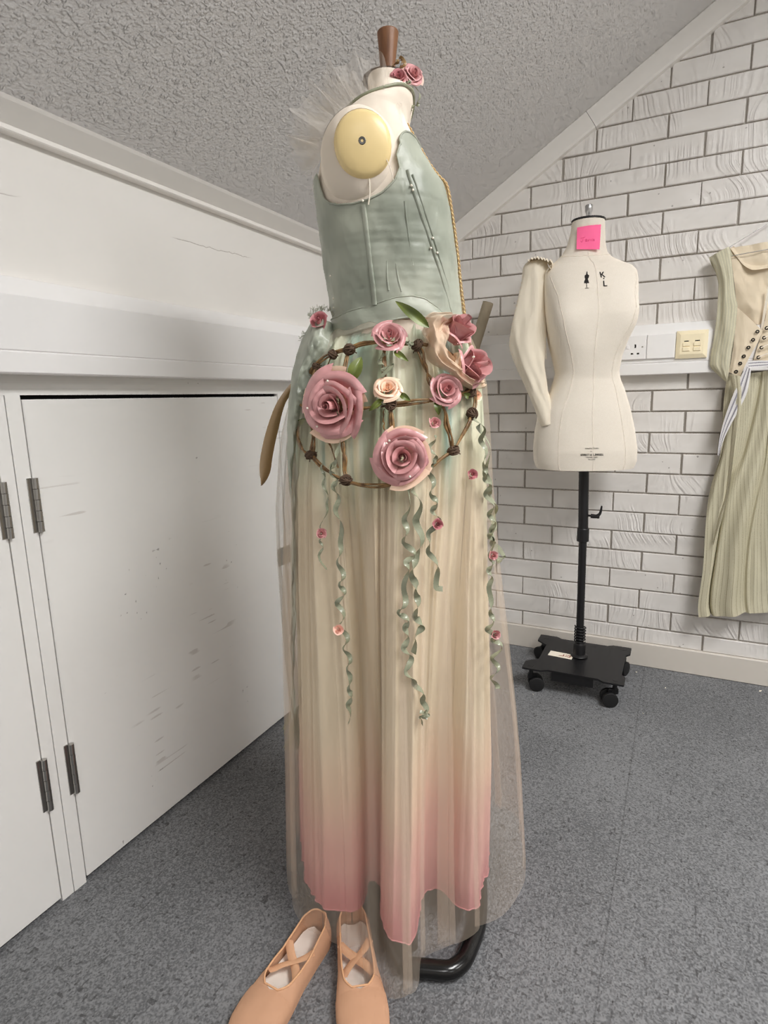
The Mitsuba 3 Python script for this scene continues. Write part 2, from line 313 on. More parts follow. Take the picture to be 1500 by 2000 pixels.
# brick wall: every brick of the part the photograph shows is a piece
put('wall_back', box(-.06, XR, 0, .06, 0, ZT), 'mortar_shaded', kind='structure', label='white painted brick wall')
rng = random.Random(5)
XB = 2.05
def clip(poly, a, b, c):            # keep a*x + b*z <= c
    out = []
    for i in range(len(poly)):
        p, q = poly[i], poly[(i + 1) % len(poly)]; dp, dq = a * p[0] + b * p[1] - c, a * q[0] + b * q[1] - c
        if dp <= 0: out.append(p)
        if (dp < 0) != (dq < 0) and dp != dq: k = dp / (dp - dq); out.append((p[0] + k * (q[0] - p[0]), p[1] + k * (q[1] - p[1])))
    return out
rest = []
for row in range(-1, 33):
    z0 = .1555 + .075 * row + .0025
    for col in range(-4, 22):
        x0 = .69 + .225 * (col + (.5 if row % 2 else 0)) + .003
        j = lambda k: rng.uniform(-k, k)
        a, b, zz0, zz1 = x0 + j(.0018), x0 + .219 + j(.0018), z0 + j(.0007), z0 + .0700 + j(.0007)
        q = [(a, zz0 + j(.0007)), (b, zz0 + j(.0007)), (b + j(.001), zz1), (a + j(.001), zz1)]
        q = clip(q, -1, 0, -.001); q = clip(q, 0, 1, ZT - .005); q = clip(q, -SL, 1, SZ - .012); q = clip(q, 0, -1, -.096)
        if len(q) < 3: continue
        qa = np.array(q); area = .5 * abs(np.sum(qa[:, 0] * np.roll(qa[:, 1], -1) - qa[:, 1] * np.roll(qa[:, 0], -1)))
        if area < 6e-4 or np.ptp(qa[:, 0]) < .012 or np.ptp(qa[:, 1]) < .012: continue
        keep = [qa[i] for i in range(len(qa)) if np.linalg.norm(qa[i] - qa[i - 1]) > .004]
        if len(keep) < 3: continue
        m = slab(keep, .0, -.0095 + j(.0014), .0022)
        if x0 < XB: put(num('wall_back__brick'), m, 'brick_paint')
        else: rest.append(m)
put('wall_back__brick_field', join(*rest), 'brick_paint', kind='stuff')
# fittings on the brick-wall trunking
def plate(k, x0, x1, z0, z1, m, d=.009, y=-.052):
    put(k + '__plate', box(x0, x1, y - d, y + .0005, z0, z1, .002), m)
    return y - d
k = num('power_socket'); tag(k, 'white switched double power socket on the trunking beside the bare dress form', 'power socket')
yf = plate(k, .858, 1.003, 1.164, 1.247, 'outlet_white')
for cx in (.893, .968):
    for q in (box(cx - .0025, cx + .0025, yf - .0006, yf + .001, 1.204, 1.216), box(cx - .0135, cx - .006, yf - .0006, yf + .001, 1.182, 1.187), box(cx + .006, cx + .0135, yf - .0006, yf + .001, 1.182, 1.187)): put(num(k + '__slot'), q, 'dark_slot')
    put(num(k + '__rocker'), box(cx - .030, cx - .020, yf - .0025, yf + .001, 1.201, 1.213, .001), 'outlet_white')
    put(num(k + '__screw'), lathe([(0, 0), (.0028, 0), (.0028, .001), (0, .0012)], 10, (0, 0, 0)), 'steel')
    v, f = lathe([(.0001, .0012), (.0028, .001), (.0028, 0)], 10); v = np.stack([v[:, 0] + cx + .023, yf - v[:, 2], v[:, 1] + 1.2065], -1)
    scene[list(scene)[-1]] = mikit.ply((v, f), 'steel')
k = num('blank_plate'); tag(k, 'plain white blanking plate on the trunking between the power socket and the cream data outlet', 'blank plate')
plate(k, 1.005, 1.0945, 1.164, 1.247, 'outlet_white', .008)
k = num('data_outlet'); tag(k, 'cream double data outlet plate on the trunking beside the hanging garments', 'data outlet')
x0, x1, z0, z1 = 1.0965, 1.1925, 1.161, 1.252; y = -.052
V = np.array([(x0, y, z0), (x1, y, z0), (x1, y, z1), (x0, y, z1), (x0, y - .008, z0), (x1, y - .008, z0), (x1, y - .008, z1), (x0, y - .008, z1), (x0 + .013, y - .014, z0 + .013), (x1 - .013, y - .014, z0 + .013), (x1 - .013, y - .014, z1 - .013), (x0 + .013, y - .014, z1 - .013)])
F = []
for r in (0, 4):
    for i in range(4): a, b = r + i, r + (i + 1) % 4; F += [(a, b, b + 4), (a, b + 4, a + 4)]
put(k + '__plate', (V, np.array(F + [(8, 9, 10), (8, 10, 11)])), 'outlet_cream'); y -= .014
for cx in (1.128, 1.161):
    put(num(k + '__shutter'), box(cx - .011, cx + .011, y - .003, y + .001, 1.184, 1.197, .001), 'outlet_cream'); put(num(k + '__shutter'), box(cx - .011, cx + .011, y - .003, y + .001, 1.2, 1.211, .001), 'outlet_cream')
    put(num(k + '__label_slot'), box(cx - .007, cx + .007, y - .0006, y + .001, 1.2155, 1.2185), 'dark_slot')
for cx in (1.1075, 1.1815): put(num(k + '__screw'), ball((cx, y + .006, 1.2065), .0036, 1, (1, .6, 1)), 'dark_slot', smooth=True)
put(k + '__badge', box(1.128, 1.160, y + .003, y + .008, 1.2405, 1.2475, .001), 'outlet_cream')
# cardboard tube leaning in the corner by the wall
k = num('cardboard_tube'); tag(k, 'grey-brown cardboard tube leaning against the brick wall behind the green bodice', 'cardboard tube')
p0, p1 = np.array([.438, -.075, 1.402]), np.array([.03, -.22, .016])
d = (p1 - p0) / np.linalg.norm(p1 - p0)
tt, aa, bb = frames(np.array([p0, p0 + d]))
ring = lambda c, r: [c + r * (math.cos(t) * aa[0] + math.sin(t) * bb[0]) for t in np.linspace(0, 2 * np.pi, 28, endpoint=False)]
R_ = .0205
put(k, grid(np.array([ring(p0 + d * .05, R_ - .004), ring(p0, R_ - .004), ring(p0, R_), ring(p1, R_), ring(p1, R_ - .004), ring(p1 - d * .05, R_ - .004)]), cv=True), 'card_tube', smooth=40)
# specks on the carpet
for i, (x, y, s) in enumerate([(1.033, -0.083, 0.006), (1.437, -0.071, 0.011), (1.14, -0.178, 0.008), (0.719, -0.413, 0.004), (1.079, -0.394, 0.004)]):
    q = np.array([(0, 0, 0), (s, .001, 0), (s * 1.2, .3 * s, .001), (.5 * s, .45 * s, .0008), (.1 * s, .3 * s, .0)]) ; h = q + [0, 0, .0012]
    m = trimesh.convex.convex_hull(np.vstack([q, h])); put(num('lint_scrap'), move(m, rot((0, 0, 1), 40 * i), (x, y, 0)), 'seam_thread', label='tiny pale scrap of lint on the carpet near the castors', cat='lint', group='lint scraps on the carpet')

# ---------------------------------------------------------------- THE DRESSED FORM. Local frame: s = the form's front, t = its right side (towards the camera), z up
# <P>
import numpy as np
AX = np.array([0.649, -1.3369, 0.0]); SV = np.array([0.9082, 0.4186, 0.0]); TV = np.array([0.4186, -0.9082, -0.0])
def L(q):
    q = np.asarray(q, float); return AX + q[..., 0:1] * SV + q[..., 1:2] * TV + q[..., 2:3] * np.array([0, 0, 1.0])
# (z, back s, front s)
TORSO = [(1.59, -0.0503, 0.0137), (1.5767, -0.0481, 0.0196), (1.5531, -0.0461, 0.0288), (1.5361, -0.0554, 0.0242), (1.5239, -0.0751, 0.0187), (1.5093, -0.0985, 0.0159), (1.4911, -0.116, 0.0261), (1.4589, -0.1343, 0.0416), (1.426, -0.142, 0.0643), (1.411, -0.1445, 0.0767), (1.3675, -0.1429, 0.0873), (1.2994, -0.1349, 0.097), (1.2472, -0.1297, 0.1025), (1.2119, -0.1265, 0.1071), (1.1716, -0.1187, 0.1127), (1.0666, -0.1381, 0.1232)]
TB = ([0, .9, 1.1, 1.2, 1.3, 1.38, 1.44, 1.49, 1.52, 1.545, 1.56, 1.575, 1.65], [.13, .13, .12, .108, .118, .13, .132, .128, .118, .095, .07, .05, .042])
def torso(phi, z, off=0.0):
    zz = np.array([r[0] for r in TORSO])[::-1]; a0 = np.interp(z, zz, [r[1] for r in TORSO][::-1]); a1 = np.interp(z, zz, [r[2] for r in TORSO][::-1])
    b = np.interp(z, *TB); a = (a1 - a0) / 2 + off; c, s = np.cos(phi), np.sin(phi); e = 2 / 2.35
    return np.stack([(a0 + a1) / 2 + a * np.sign(c) * np.abs(c) ** e, (b + off) * np.sign(s) * np.abs(s) ** e, z + 0 * phi], -1)
def torso_t(s, z):
    p = torso(np.linspace(0.02, np.pi - .02, 80), np.full(80, z)); return np.interp(s, p[::-1, 0], p[::-1, 1])
SATIN = [(1.1762, -0.1195, 0.109), (1.1493, -0.1498, 0.1239), (1.1222, -0.1681, 0.1333), (1.0668, -0.1841, 0.1468), (0.9818, -0.1981, 0.1522), (0.8844, -0.2081, 0.1569), (0.7319, -0.2161, 0.1613), (0.5162, -0.2242, 0.1695), (0.2847, -0.2362, 0.1762), (-0.0427, -0.2509, 0.1731)]
NET = [(1.1762, -0.1214, 0.1117), (1.1493, -0.1536, 0.1276), (1.1221, -0.1719, 0.1389), (1.0668, -0.1899, 0.1525), (0.9819, -0.2059, 0.158), (0.8844, -0.216, 0.1637), (0.7319, -0.2262, 0.1772), (0.5714, -0.2328, 0.1965), (0.4024, -0.2387, 0.2168), (0.2846, -0.2428, 0.2284), (0.0487, -0.2519, 0.2439)]
SB = ([.02, .3, .6, .8, .95, 1.02, 1.08, 1.13, 1.16, 1.19], [.17, .172, .172, .172, .17, .165, .152, .13, .115, .104])
SHEM = np.array([(-.235, 0), (-.215, .085), (-.18, .142), (-.14, .156), (-.105, .15), (-.092, .12), (-.085, .085), (-.072, .09), (-.06, .15), (-.05, .21), (-.03, .232), (-.01, .228), (.006, .195), (.014, .14), (.03, .108), (.05, .104), (.068, .125), (.085, .152), (.105, .16), (.125, .145), (.145, .09), (.16, .04), (.165, -.02), (.15, -.08), (.11, -.10), (.09, -.15), (.04, -.13), (0, -.185), (-.05, -.15), (-.1, -.19), (-.14, -.13), (-.19, -.13), (-.2, -.07), (-.235, -.05)])
NHEM = np.array([(-.26, 0), (-.245, .08), (-.21, .15), (-.17, .18), (-.125, .182), (-.1, .17), (-.092, .22), (-.075, .258), (-.058, .25), (-.05, .262), (-.03, .272), (0, .262), (.012, .225), (.024, .195), (.06, .19), (.1, .19), (.15, .17), (.2, .12), (.24, .06), (.252, 0), (.24, -.07), (.18, -.14), (.1, -.19), (0, -.215), (-.1, -.21), (-.2, -.15), (-.25, -.06)])
def hem_curve(H, n=720):
    from scipy.interpolate import PchipInterpolator, CubicSpline
    P = np.vstack([H, H[:1]]); d = np.r_[0, np.cumsum(np.linalg.norm(np.diff(P, axis=0), axis=1))]
    return CubicSpline(d, P, bc_type='periodic')(np.linspace(0, d[-1], n, endpoint=False))
SH, NH = hem_curve(SHEM), hem_curve(NHEM)
def smst(a, b, x): q = np.clip((x - a) / (b - a), 0, 1); return q * q * (3 - 2 * q)
def skirt_ring(z, TAB, H, z1, z0, off=0.0):
    zz = [r[0] for r in TAB][::-1]; a0 = np.interp(z, zz, [r[1] for r in TAB][::-1]); a1 = np.interp(z, zz, [r[2] for r in TAB][::-1]); b = np.interp(z, *SB) + off
    c = np.array([-.035, 0.0]); ph = np.unwrap(np.arctan2((H[:, 1] - c[1]) / .2, (H[:, 0] - c[0]) / .21)); ph = np.pi + (ph - ph[0]) * (-2 * np.pi / (ph[-1] - ph[0] + (ph[1] - ph[0]))) * -1 * np.sign(ph[-1] - ph[0])
    ph = np.linspace(np.pi, -np.pi, len(H), endpoint=False) * .5 + ph * .5
    e = np.stack([(a0 + a1) / 2 + ((a1 - a0) / 2) * np.cos(ph), b * np.sin(ph)], -1)
    w = smst(z1, z0, z) ** .55
    # the blend keeps the silhouette of the table: the hem curve is scaled to its width
    h = H.copy(); hs0, hs1 = H[:, 0].min(), H[:, 0].max(); h[:, 0] = a0 + (h[:, 0] - hs0) / (hs1 - hs0) * (a1 - a0)
    return e * (1 - w) + h * w
def satin_ring(z): return skirt_ring(z, SATIN, SH, 1.0, .06)
def net_ring(z): return skirt_ring(z, NET, NH, .98, .03, .007)
_cache = {}
def skirt_t(s, z, ring=None):
    ring = ring or net_ring; k = (round(float(z), 3), ring.__name__)
    if k not in _cache: _cache[k] = ring(z)
    p = _cache[k]; q = np.roll(p, -1, 0); m = (np.minimum(p[:, 0], q[:, 0]) <= s) & (np.maximum(p[:, 0], q[:, 0]) >= s)
    if not m.any(): return 0.0
    f = (s - p[m, 0]) / (q[m, 0] - p[m, 0] + 1e-12); return float(max((p[m, 1] + np.clip(f, 0, 1) * (q[m, 1] - p[m, 1])).max(), 0))
# </P>
rs = np.random.RandomState(3)
FORM = num('dress_form'); tag(FORM, 'dress form wearing the rose gown, with a tapered wooden neck knob and yellow arm plate', 'dress form')
ph = np.linspace(0, 2 * np.pi, 120, endpoint=False); zs = np.r_[np.linspace(.86, 1.5, 50), np.linspace(1.51, TORSO[0][0], 26)]
v, f = grid(L(np.array([torso(ph, np.full(120, z)) for z in zs])), cv=True)
put(FORM + '__torso', (v, f), 'cream_cover', smooth=True)
# padded stub of the arm and the plate that closes it
def disc_dome(c, a, b, depth, n=48, m=14, power=2.4):
    """a dome bulging along +t with an oval outline"""
    r = np.linspace(0, 1, m); ang = np.linspace(0, 2 * np.pi, n, endpoint=False)
    return np.array([[(c[0] + a * q * math.cos(t), c[1] + depth * (1 - q ** power) ** (1 / power), c[2] + b * q * math.sin(t)) for t in ang] for q in r])
AC = (-0.061, 1.4341)
put(FORM + '__arm_stub', grid(L(disc_dome((AC[0], .068, AC[1]), .069, .083, .085)), cv=True), 'cream_cover', smooth=True)
for pl, w in (([(-0.0456, 1.3931), (-0.0453, 1.3745), (-0.0483, 1.3544)], .0012), ([(-0.02, 1.4179), (-0.0123, 1.403), (-0.0078, 1.3866)], .0008)):
    p = np.array([(s, .1535 - .25 * max(0, 1.455 - z) ** 1.3 * 1.6, z) for s, z in pl])
    put(num(FORM + '__seam'), tube(L(smooth_path(p, 10)), w, 6), 'seam_thread', smooth=True)
PC = (-0.0537, 1.4357)
tilt = lambda P: np.stack([P[..., 0], P[..., 1] + .14 * (P[..., 2] - PC[1]) - .10 * (P[..., 0] - PC[0]), P[..., 2]], -1)
dome = disc_dome((PC[0], .151, PC[1]), .0440, .0470, .0125, 64, 14, 2.0)
rim = dome[-1:].copy(); rim[..., 1] -= .012
put(FORM + '__arm_plate', grid(L(tilt(np.concatenate([dome[:, ::-1], rim[:, ::-1]]))), cv=True), 'arm_plate', smooth=50, label='yellow plastic arm plate with a screw in its centre')
sc = np.array([[(PC[0] + r_ * math.cos(t), .151 + .0125 + y_, PC[1] + r_ * math.sin(t)) for t in np.linspace(0, 2 * np.pi, 18, endpoint=False)] for r_, y_ in ((.0018, -.0025), (.0022, .0006), (.0048, .0009), (.0056, .0003), (.0056, -.002))])
put(FORM + '__arm_plate__screw', join(grid(L(tilt(sc)), cv=True)), 'screw_metal', smooth=30, label='dark countersunk screw')
# neck cap and knob
KS = [[(-0.0196, 1.6076), (-0.015, 1.6114), (-0.0133, 1.6684)]][0]
nk = torso(np.linspace(0, 2 * np.pi, 40, endpoint=False), np.full(40, TORSO[0][0]))
cs_, cz = nk[:, 0].mean(), TORSO[0][0]
rings = [[(cs_ + r_ * .0385 * math.cos(t), r_ * .0385 * math.sin(t), cz + h - .004 * r_ * 0 - .10 * r_ * .0385 * math.cos(t) * 0) for t in np.linspace(0, 2 * np.pi, 36, endpoint=False)] for r_, h in ((.9, -.002), (1.02, .000), (1.05, .003), (1.03, .0065), (.9, .009), (.4, .0105), (.01, .011))]
put(FORM + '__neck_cap', grid(L(np.array(rings)), cv=True), 'wood_dark', smooth=40, label='dark wooden neck cap')
kb = [[(KS[1][0] + (KS[2][0] - KS[1][0]) * q + r_ * math.cos(t), r_ * math.sin(t), cz + .008 + (KS[2][1] - cz - .008) * q) for t in np.linspace(0, 2 * np.pi, 32, endpoint=False)] for q, r_ in ((0, .0118), (.1, .0122), (.5, .0148), (.9, .0180), (.965, .0184), (.99, .0172), (1.0, .0140), (1.0, .0001))]
put(FORM + '__knob', grid(L(np.array(kb)), cv=True), 'wood', smooth=35, label='tapered turned wooden knob')
put(FORM + '__pole', tube(L(np.array([(0, 0, .03), (0, 0, .9)])), .014, 16), 'black_metal', smooth=40)
# foot: a bent black tube, three-sided with round corners
FT = [[-0.0138, 0.2352], [0.0315, 0.2398], [0.0651, 0.2424], [0.0929, 0.2261], [0.1117, 0.1947], [0.1344, 0.1383]]
loop = [(q[0], q[1], .0165) for q in FT] + [(.15, .03, .0165), (.155, -.06, .0165), (.12, -.13, .0165), (.05, -.15, .0165), (-.03, -.13, .0165), (-.07, -.05, .0165), (-.072, .06, .0165), (-.062, .14, .0165), (-.03, .205, .0165)]
pth = smooth_path(loop + loop[:1], 120)
put(FORM + '__foot', tube(L(pth), .0165, 14, caps=False), 'black_gloss', smooth=True, label='black gloss bent tube foot')
put(FORM + '__foot_bar', join(tube(L(np.array([(-.07, .0, .022), (.15, .0, .022)])), .012, 12), tube(L(np.array([(0, -.15, .022), (0, .20, .022)])), .012, 12)), 'black_metal', smooth=40)

# ---------------------------------------------------------------- bodice
BOD = num('bodice'); tag(BOD, 'sleeveless sage green satin bodice with a gold chain edge down its front', 'bodice')
ARM = [(-0.1346, 1.4214), (-0.1315, 1.401), (-0.1242, 1.3781), (-0.1139, 1.3679), (-0.0977, 1.3613), (-0.0729, 1.359), (-0.0481, 1.3627), (-0.0248, 1.3718), (-0.0056, 1.3885), (0.003, 1.4077), (0.0066, 1.4299), (0.0029, 1.4506), (0.0064, 1.4607), (0.0129, 1.4685), (0.0194, 1.4705)]
BOT = [(-0.1257, 1.1588), (-0.1107, 1.161), (-0.0876, 1.1646), (-0.0496, 1.1728), (-0.0258, 1.1806), (-0.0047, 1.1842), (0.0206, 1.1868), (0.0501, 1.1852), (0.0761, 1.1745), (0.0978, 1.1571), (0.1074, 1.1484)]
TOPB = [(-0.1231, 1.1936), (-0.1083, 1.1924), (-0.0856, 1.1984), (-0.0525, 1.204), (-0.0352, 1.2077), (-0.0041, 1.2158), (0.0208, 1.2175), (0.0413, 1.2129), (0.0592, 1.2001), (0.072, 1.1858), (0.084, 1.1648), (0.0926, 1.1545)]
def curve(tab, s): return np.interp(s, [q[0] for q in tab], [q[1] for q in tab])
def bod_pt(phi, v, off=.0045):
    ps = torso(phi, np.full(len(phi), 1.35), off)[:, 0]; zt = curve(ARM, ps); zb = curve(BOT, ps)
    for _ in range(25):
        st_ = torso(phi, zt, off)[:, 0]; zt = .7 * zt + .3 * curve(ARM, st_); sb_ = torso(phi, zb, off)[:, 0]; zb = .7 * zb + .3 * curve(BOT, sb_)
    z = zb[:, None] + (zt - zb)[:, None] * v[None]
    P = np.array([torso(phi, z[:, k], off) for k in range(len(v))]).transpose(1, 0, 2)
    return P
nph = 220; ph = np.linspace(0, 2 * np.pi, nph, endpoint=False); vv = np.linspace(0, 1, 60)
phs = np.where(ph <= np.pi, ph, 2 * np.pi - ph); P = bod_pt(phs, vv); P[ph > np.pi, :, 1] *= -1
wr = (meshkit.fbm(P * [26, 26, 14], 3, 4) - .5) * .006 + (meshkit.noise(P * [8, 8, 60], 2) - .5) * .0012
c0 = np.array([-.03, 0, 0]); nrm = (P - c0) * [1, 1, 0]; nrm /= np.linalg.norm(nrm, axis=-1, keepdims=True); P = P + nrm * wr[..., None]
put(BOD + '__panel', grid(L(P), cu=True), 'sage_satin', smooth=True)
edge = P[:, -1]; m_ = ph <= np.pi + .01
put(BOD + '__armhole_binding', tube(L(edge[(ph > .10) & (ph < np.pi - .05)] + [0, .0005, 0]), .0016, 6), 'sage_satin', smooth=True)
def on_bod(s, z, off=.007):
    return (s, torso_t(s, z) + off, z)
def bod_path(pl, n, off=.0065): return np.array([on_bod(s, z, off) for s, z in smooth_path(np.array(pl), n)])
for pl, w in (([(-0.0568, 1.3553), (-0.053, 1.3157), (-0.0492, 1.2724), (-0.0452, 1.2323), (-0.0434, 1.2048)], .0042), ([(0.0145, 1.4046), (0.0305, 1.3537), (0.0536, 1.2945), (0.0746, 1.2324), (0.0926, 1.1757)], .0030), ([(0.0228, 1.3989), (0.0422, 1.3455), (0.0613, 1.2942), (0.0815, 1.2355), (0.0961, 1.1906)], .0022)):
    p = bod_path(pl, 26, .0060); put(num(BOD + '__boning_channel'), tube(L(p), w, 10, squash=.55), 'sage_satin', smooth=True)
for pl in ([(-0.0064, 1.2671), (-0.0026, 1.2431), (0.0021, 1.2245)], [(-0.0214, 1.2716), (-0.0211, 1.2477), (-0.0191, 1.2267)], [(0.0095, 1.3592), (0.0146, 1.3123), (0.0215, 1.2644)]):
    p = bod_path(pl, 14, .0052); put(num(BOD + '__pleat'), tube(L(p), .0016, 8, squash=.6), 'sage_satin', smooth=True)
# folded tab round the waist
ps = np.linspace(.30, np.pi - .12, 70); S_ = torso(ps, np.full(70, 1.2))[:, 0]
zb, zt = curve(BOT, S_) - .003, curve(TOPB, S_)
rows = []
for k, q in enumerate(np.linspace(0, 1, 12)):
    z = zb + (zt - zb) * q; rows.append(torso(ps, z, .0085 + .003 * math.sin(math.pi * q) - .003 * q))
W = np.array(rows); W[..., 1] += (meshkit.fbm(W * [20, 20, 30], 2, 9) - .5) * .008
put(BOD + '__waist_tab', join(grid(L(W)), tube(L(W[-1]), .0014, 6), tube(L(W[0]), .0016, 6)), 'sage_satin', smooth=True)
# gold chain along the front edge
CH = [(0.0118, 1.5197), (0.0294, 1.4895), (0.0481, 1.4574), (0.0661, 1.4342), (0.0806, 1.4185), (0.0896, 1.3766), (0.0969, 1.3288), (0.1015, 1.2936), (0.1062, 1.2491), (0.1119, 1.2083), (0.1166, 1.1744)]
cp = smooth_path(np.array([(s + .004, .012, z) for s, z in CH]), 96); rings_ = []
for i in range(len(cp) - 1):
    m = trimesh.creation.torus(.0036, .0011, major_sections=10, minor_sections=6); d = cp[i + 1] - cp[i]; d /= np.linalg.norm(d)
    e1 = np.cross(d, [0, 1, 0]) if i % 2 else np.array([0, 1.0, 0]); e1 /= np.linalg.norm(e1); e2 = np.cross(d, e1)
    rings_.append((np.asarray(m.vertices) @ np.array([d * 1.15, e1 * .8, e2]) + cp[i], m.faces))
v, f = join(*rings_); put(BOD + '__chain_trim', (L(v), f), 'gold', smooth=True, label='gold chain edging')
for s, z in [(0.0554, 1.308), (0.0519, 1.2921), (0.0629, 1.2862), (-0.0571, 1.3604), (-0.1206, 1.2618), (-0.1169, 1.2247), (-0.1175, 1.2098), (0.0208, 1.3813), (0.0233, 1.375)]:
    put(num(BOD + '__bead'), move(ball((0, 0, 0), .0021, 1), None, L(np.array(on_bod(s, z, .0085)))), 'pearl', smooth=True)
# net ruffle round the back of the shoulder and neck
INN = np.array([(-0.1275, 1.4306), (-0.1231, 1.4535), (-0.1136, 1.4813), (-0.0943, 1.5025), (-0.0665, 1.5134), (-0.0391, 1.5124), (-0.0171, 1.4982), (-0.0015, 1.4864), (0.0083, 1.4807)])
OUT = np.array([(-0.1573, 1.4394), (-0.1783, 1.476), (-0.1583, 1.5249), (-0.1305, 1.5655), (-0.0939, 1.5794), (-0.0598, 1.5766), (-0.0274, 1.5754), (-0.0126, 1.5535), (0.0023, 1.5252)])
for k, (to, sc_, sd) in enumerate(((.10, .92, 1), (.05, 1.0, 2), (.0, 1.05, 3), (-.05, .9, 4), (.08, .62, 5), (.03, .72, 6))):
    n = 150; a, b = smooth_path(INN, n), smooth_path(OUT, n); q = np.linspace(0, 1, 16); u_ = np.linspace(0, 1, n)
    wob = (meshkit.noise(np.stack([u_ * 17, u_ * 0, u_ * 0 + sd], -1), sd) - .5)
    P = np.zeros((n, 16, 3))
    for j_, w in enumerate(q):
        c = a + (b - a) * (w * (sc_ + .35 * wob))[:, None]
        P[:, j_, 0], P[:, j_, 2] = c[:, 0], c[:, 1]
        P[:, j_, 1] = .10 * (1 - w) + to * w + w ** .8 * .022 * np.sin(2 * np.pi * (u_ * 3.4 + sd * .37 + 1.5 * wob)) + .006 * w * np.sin(2 * np.pi * (u_ * 14 + sd * .6 + wob))
        P[:, j_, 0] += .005 * w * np.sin(2 * np.pi * (u_ * 6 + sd * .2)); P[:, j_, 2] += .005 * w * np.sin(2 * np.pi * (u_ * 7 + sd * .7))
    put(num(BOD + '__net_ruffle'), grid(L(P)), 'tulle_white', smooth=True, label='white net ruffle')

# ---------------------------------------------------------------- skirt
SKT = num('skirt'); tag(SKT, 'long dip-dyed silk skirt fading to pink at the hem under cream tulle', 'skirt')
zs = np.r_[np.linspace(1.185, 1.0, 40), np.linspace(.99, .062, 90)]
def gather(P, amp, seed):
    n = P.shape[1]; u_ = np.arange(n) / n
    g = sum(meshkit.noise(np.stack([np.cos(2 * np.pi * u_) * k, np.sin(2 * np.pi * u_) * k, 0 * u_ + seed], -1), seed + k) - .5 for k in (9, 17, 31))
    return g[None] * amp[:, None]
P = np.array([np.c_[satin_ring(z), np.full(720, z)] for z in zs])
d = P - np.array([-.03, 0, 0]); d[..., 2] = 0; d /= np.linalg.norm(d, axis=-1, keepdims=True)
amp = np.interp(zs, [.06, .5, .9, 1.05, 1.185], [.008, .016, .018, .014, .004])
P = P + d * gather(P, amp, 2)[..., None]
u_ = np.arange(720) / 720; P[-1, :, 2] += .006 * np.sin(2 * np.pi * u_ * 5)
put(SKT + '__silk', grid(L(P), cv=True), 'dyed_silk', smooth=True, label='silk dyed sage green at the hip, cream below and pink at the hem')
put(SKT + '__silk__hem', tube(L(np.vstack([P[-1], P[-1, :1]])), .0016, 6, caps=False), 'dyed_silk', smooth=True)
# tulle, gathered at the waist into folds that overlap lower down
zs = np.r_[np.linspace(1.178, 1.0, 30), np.linspace(.985, .012, 80)]
def tulle(fold, seed, zs, extra, hemz):
    rows = []; n = 1000; u_ = np.arange(n) / n
    nz = meshkit.noise(np.stack([np.cos(2 * np.pi * u_) * 2.2, np.sin(2 * np.pi * u_) * 2.2, 0 * u_ + seed], -1), seed) * 2
    for z in zs:
        zz = max(z, .03); r = net_ring(zz); w = float(np.interp(z, [0, .6, 1.0, 1.18], [1, .9, .35, .05]))
        k = 2 * np.pi * (fold * u_ + nz); uu = (u_ + (1.35 * w / fold) * np.sin(k) / (2 * np.pi) * 1.1) % 1.0
        i = uu * len(r); a_ = r[np.floor(i).astype(int) % len(r)]; b_ = r[(np.floor(i).astype(int) + 1) % len(r)]; q = a_ + (b_ - a_) * (i - np.floor(i))[:, None]
        dd = q - [-.03, 0]; dd /= np.linalg.norm(dd, axis=1, keepdims=True)
        q = q + dd * ((.5 + .5 * np.cos(k)) * (.004 + .013 * w) + extra)[:, None]
        rows.append(np.c_[q, np.full(n, z)])
    P = np.array(rows)
    hz = hemz(P[-1]); top = zs[0]
    P[..., 2] = top - (top - P[..., 2]) * ((top - hz) / (top - zs[-1]))[None]
    return P
hz = lambda p: .012 + .05 * smst(.0, .16, p[:, 0]) + .03 * smst(-.1, -.24, p[:, 0]) + .02 * smst(.1, -.1, p[:, 1])
put(SKT + '__tulle', grid(L(tulle(15, 5, zs, .004, hz)), cv=True), 'tulle', smooth=True, label='outer layer of sheer cream tulle')
# the tulle that falls free behind, standing off the back
TR = [(1.137, -0.1722, -0.1391), (1.0709, -0.2009, -0.1418), (1.0325, -0.2198, -0.1435), (0.9836, -0.2345, -0.1455), (0.9339, -0.2433, -0.1476), (0.8318, -0.2564, -0.1518), (0.7261, -0.2595, -0.1562), (0.6168, -0.2573, -0.1608), (0.5035, -0.254, -0.1655), (0.3863, -0.2484, -0.1704), (0.2894, -0.2469, -0.1744)]
rows = []
for z, s, _ in [tuple(np.array([np.interp(q, [r[0] for r in TR][::-1], [r[j] for r in TR][::-1]) for j in range(3)])) for q in np.linspace(TR[0][0], TR[-1][0], 60)]:
    tt_ = np.linspace(-.15, .0, 90); w = (TR[0][0] - z) / (TR[0][0] - TR[-1][0])
    rows.append(np.stack([s + 1.6 * (tt_ + .0) ** 2 * (1.2 - .6 * w) + (.004 + .007 * w) * np.sin(tt_ * 150 + 3 * np.sin(z * 3)), tt_ + .006 * np.cos(tt_ * 150), np.full(90, z)], -1))
put(SKT + '__tulle_train', grid(L(np.array(rows))), 'tulle_train', smooth=True, label='free-hanging grey-green tulle at the back')

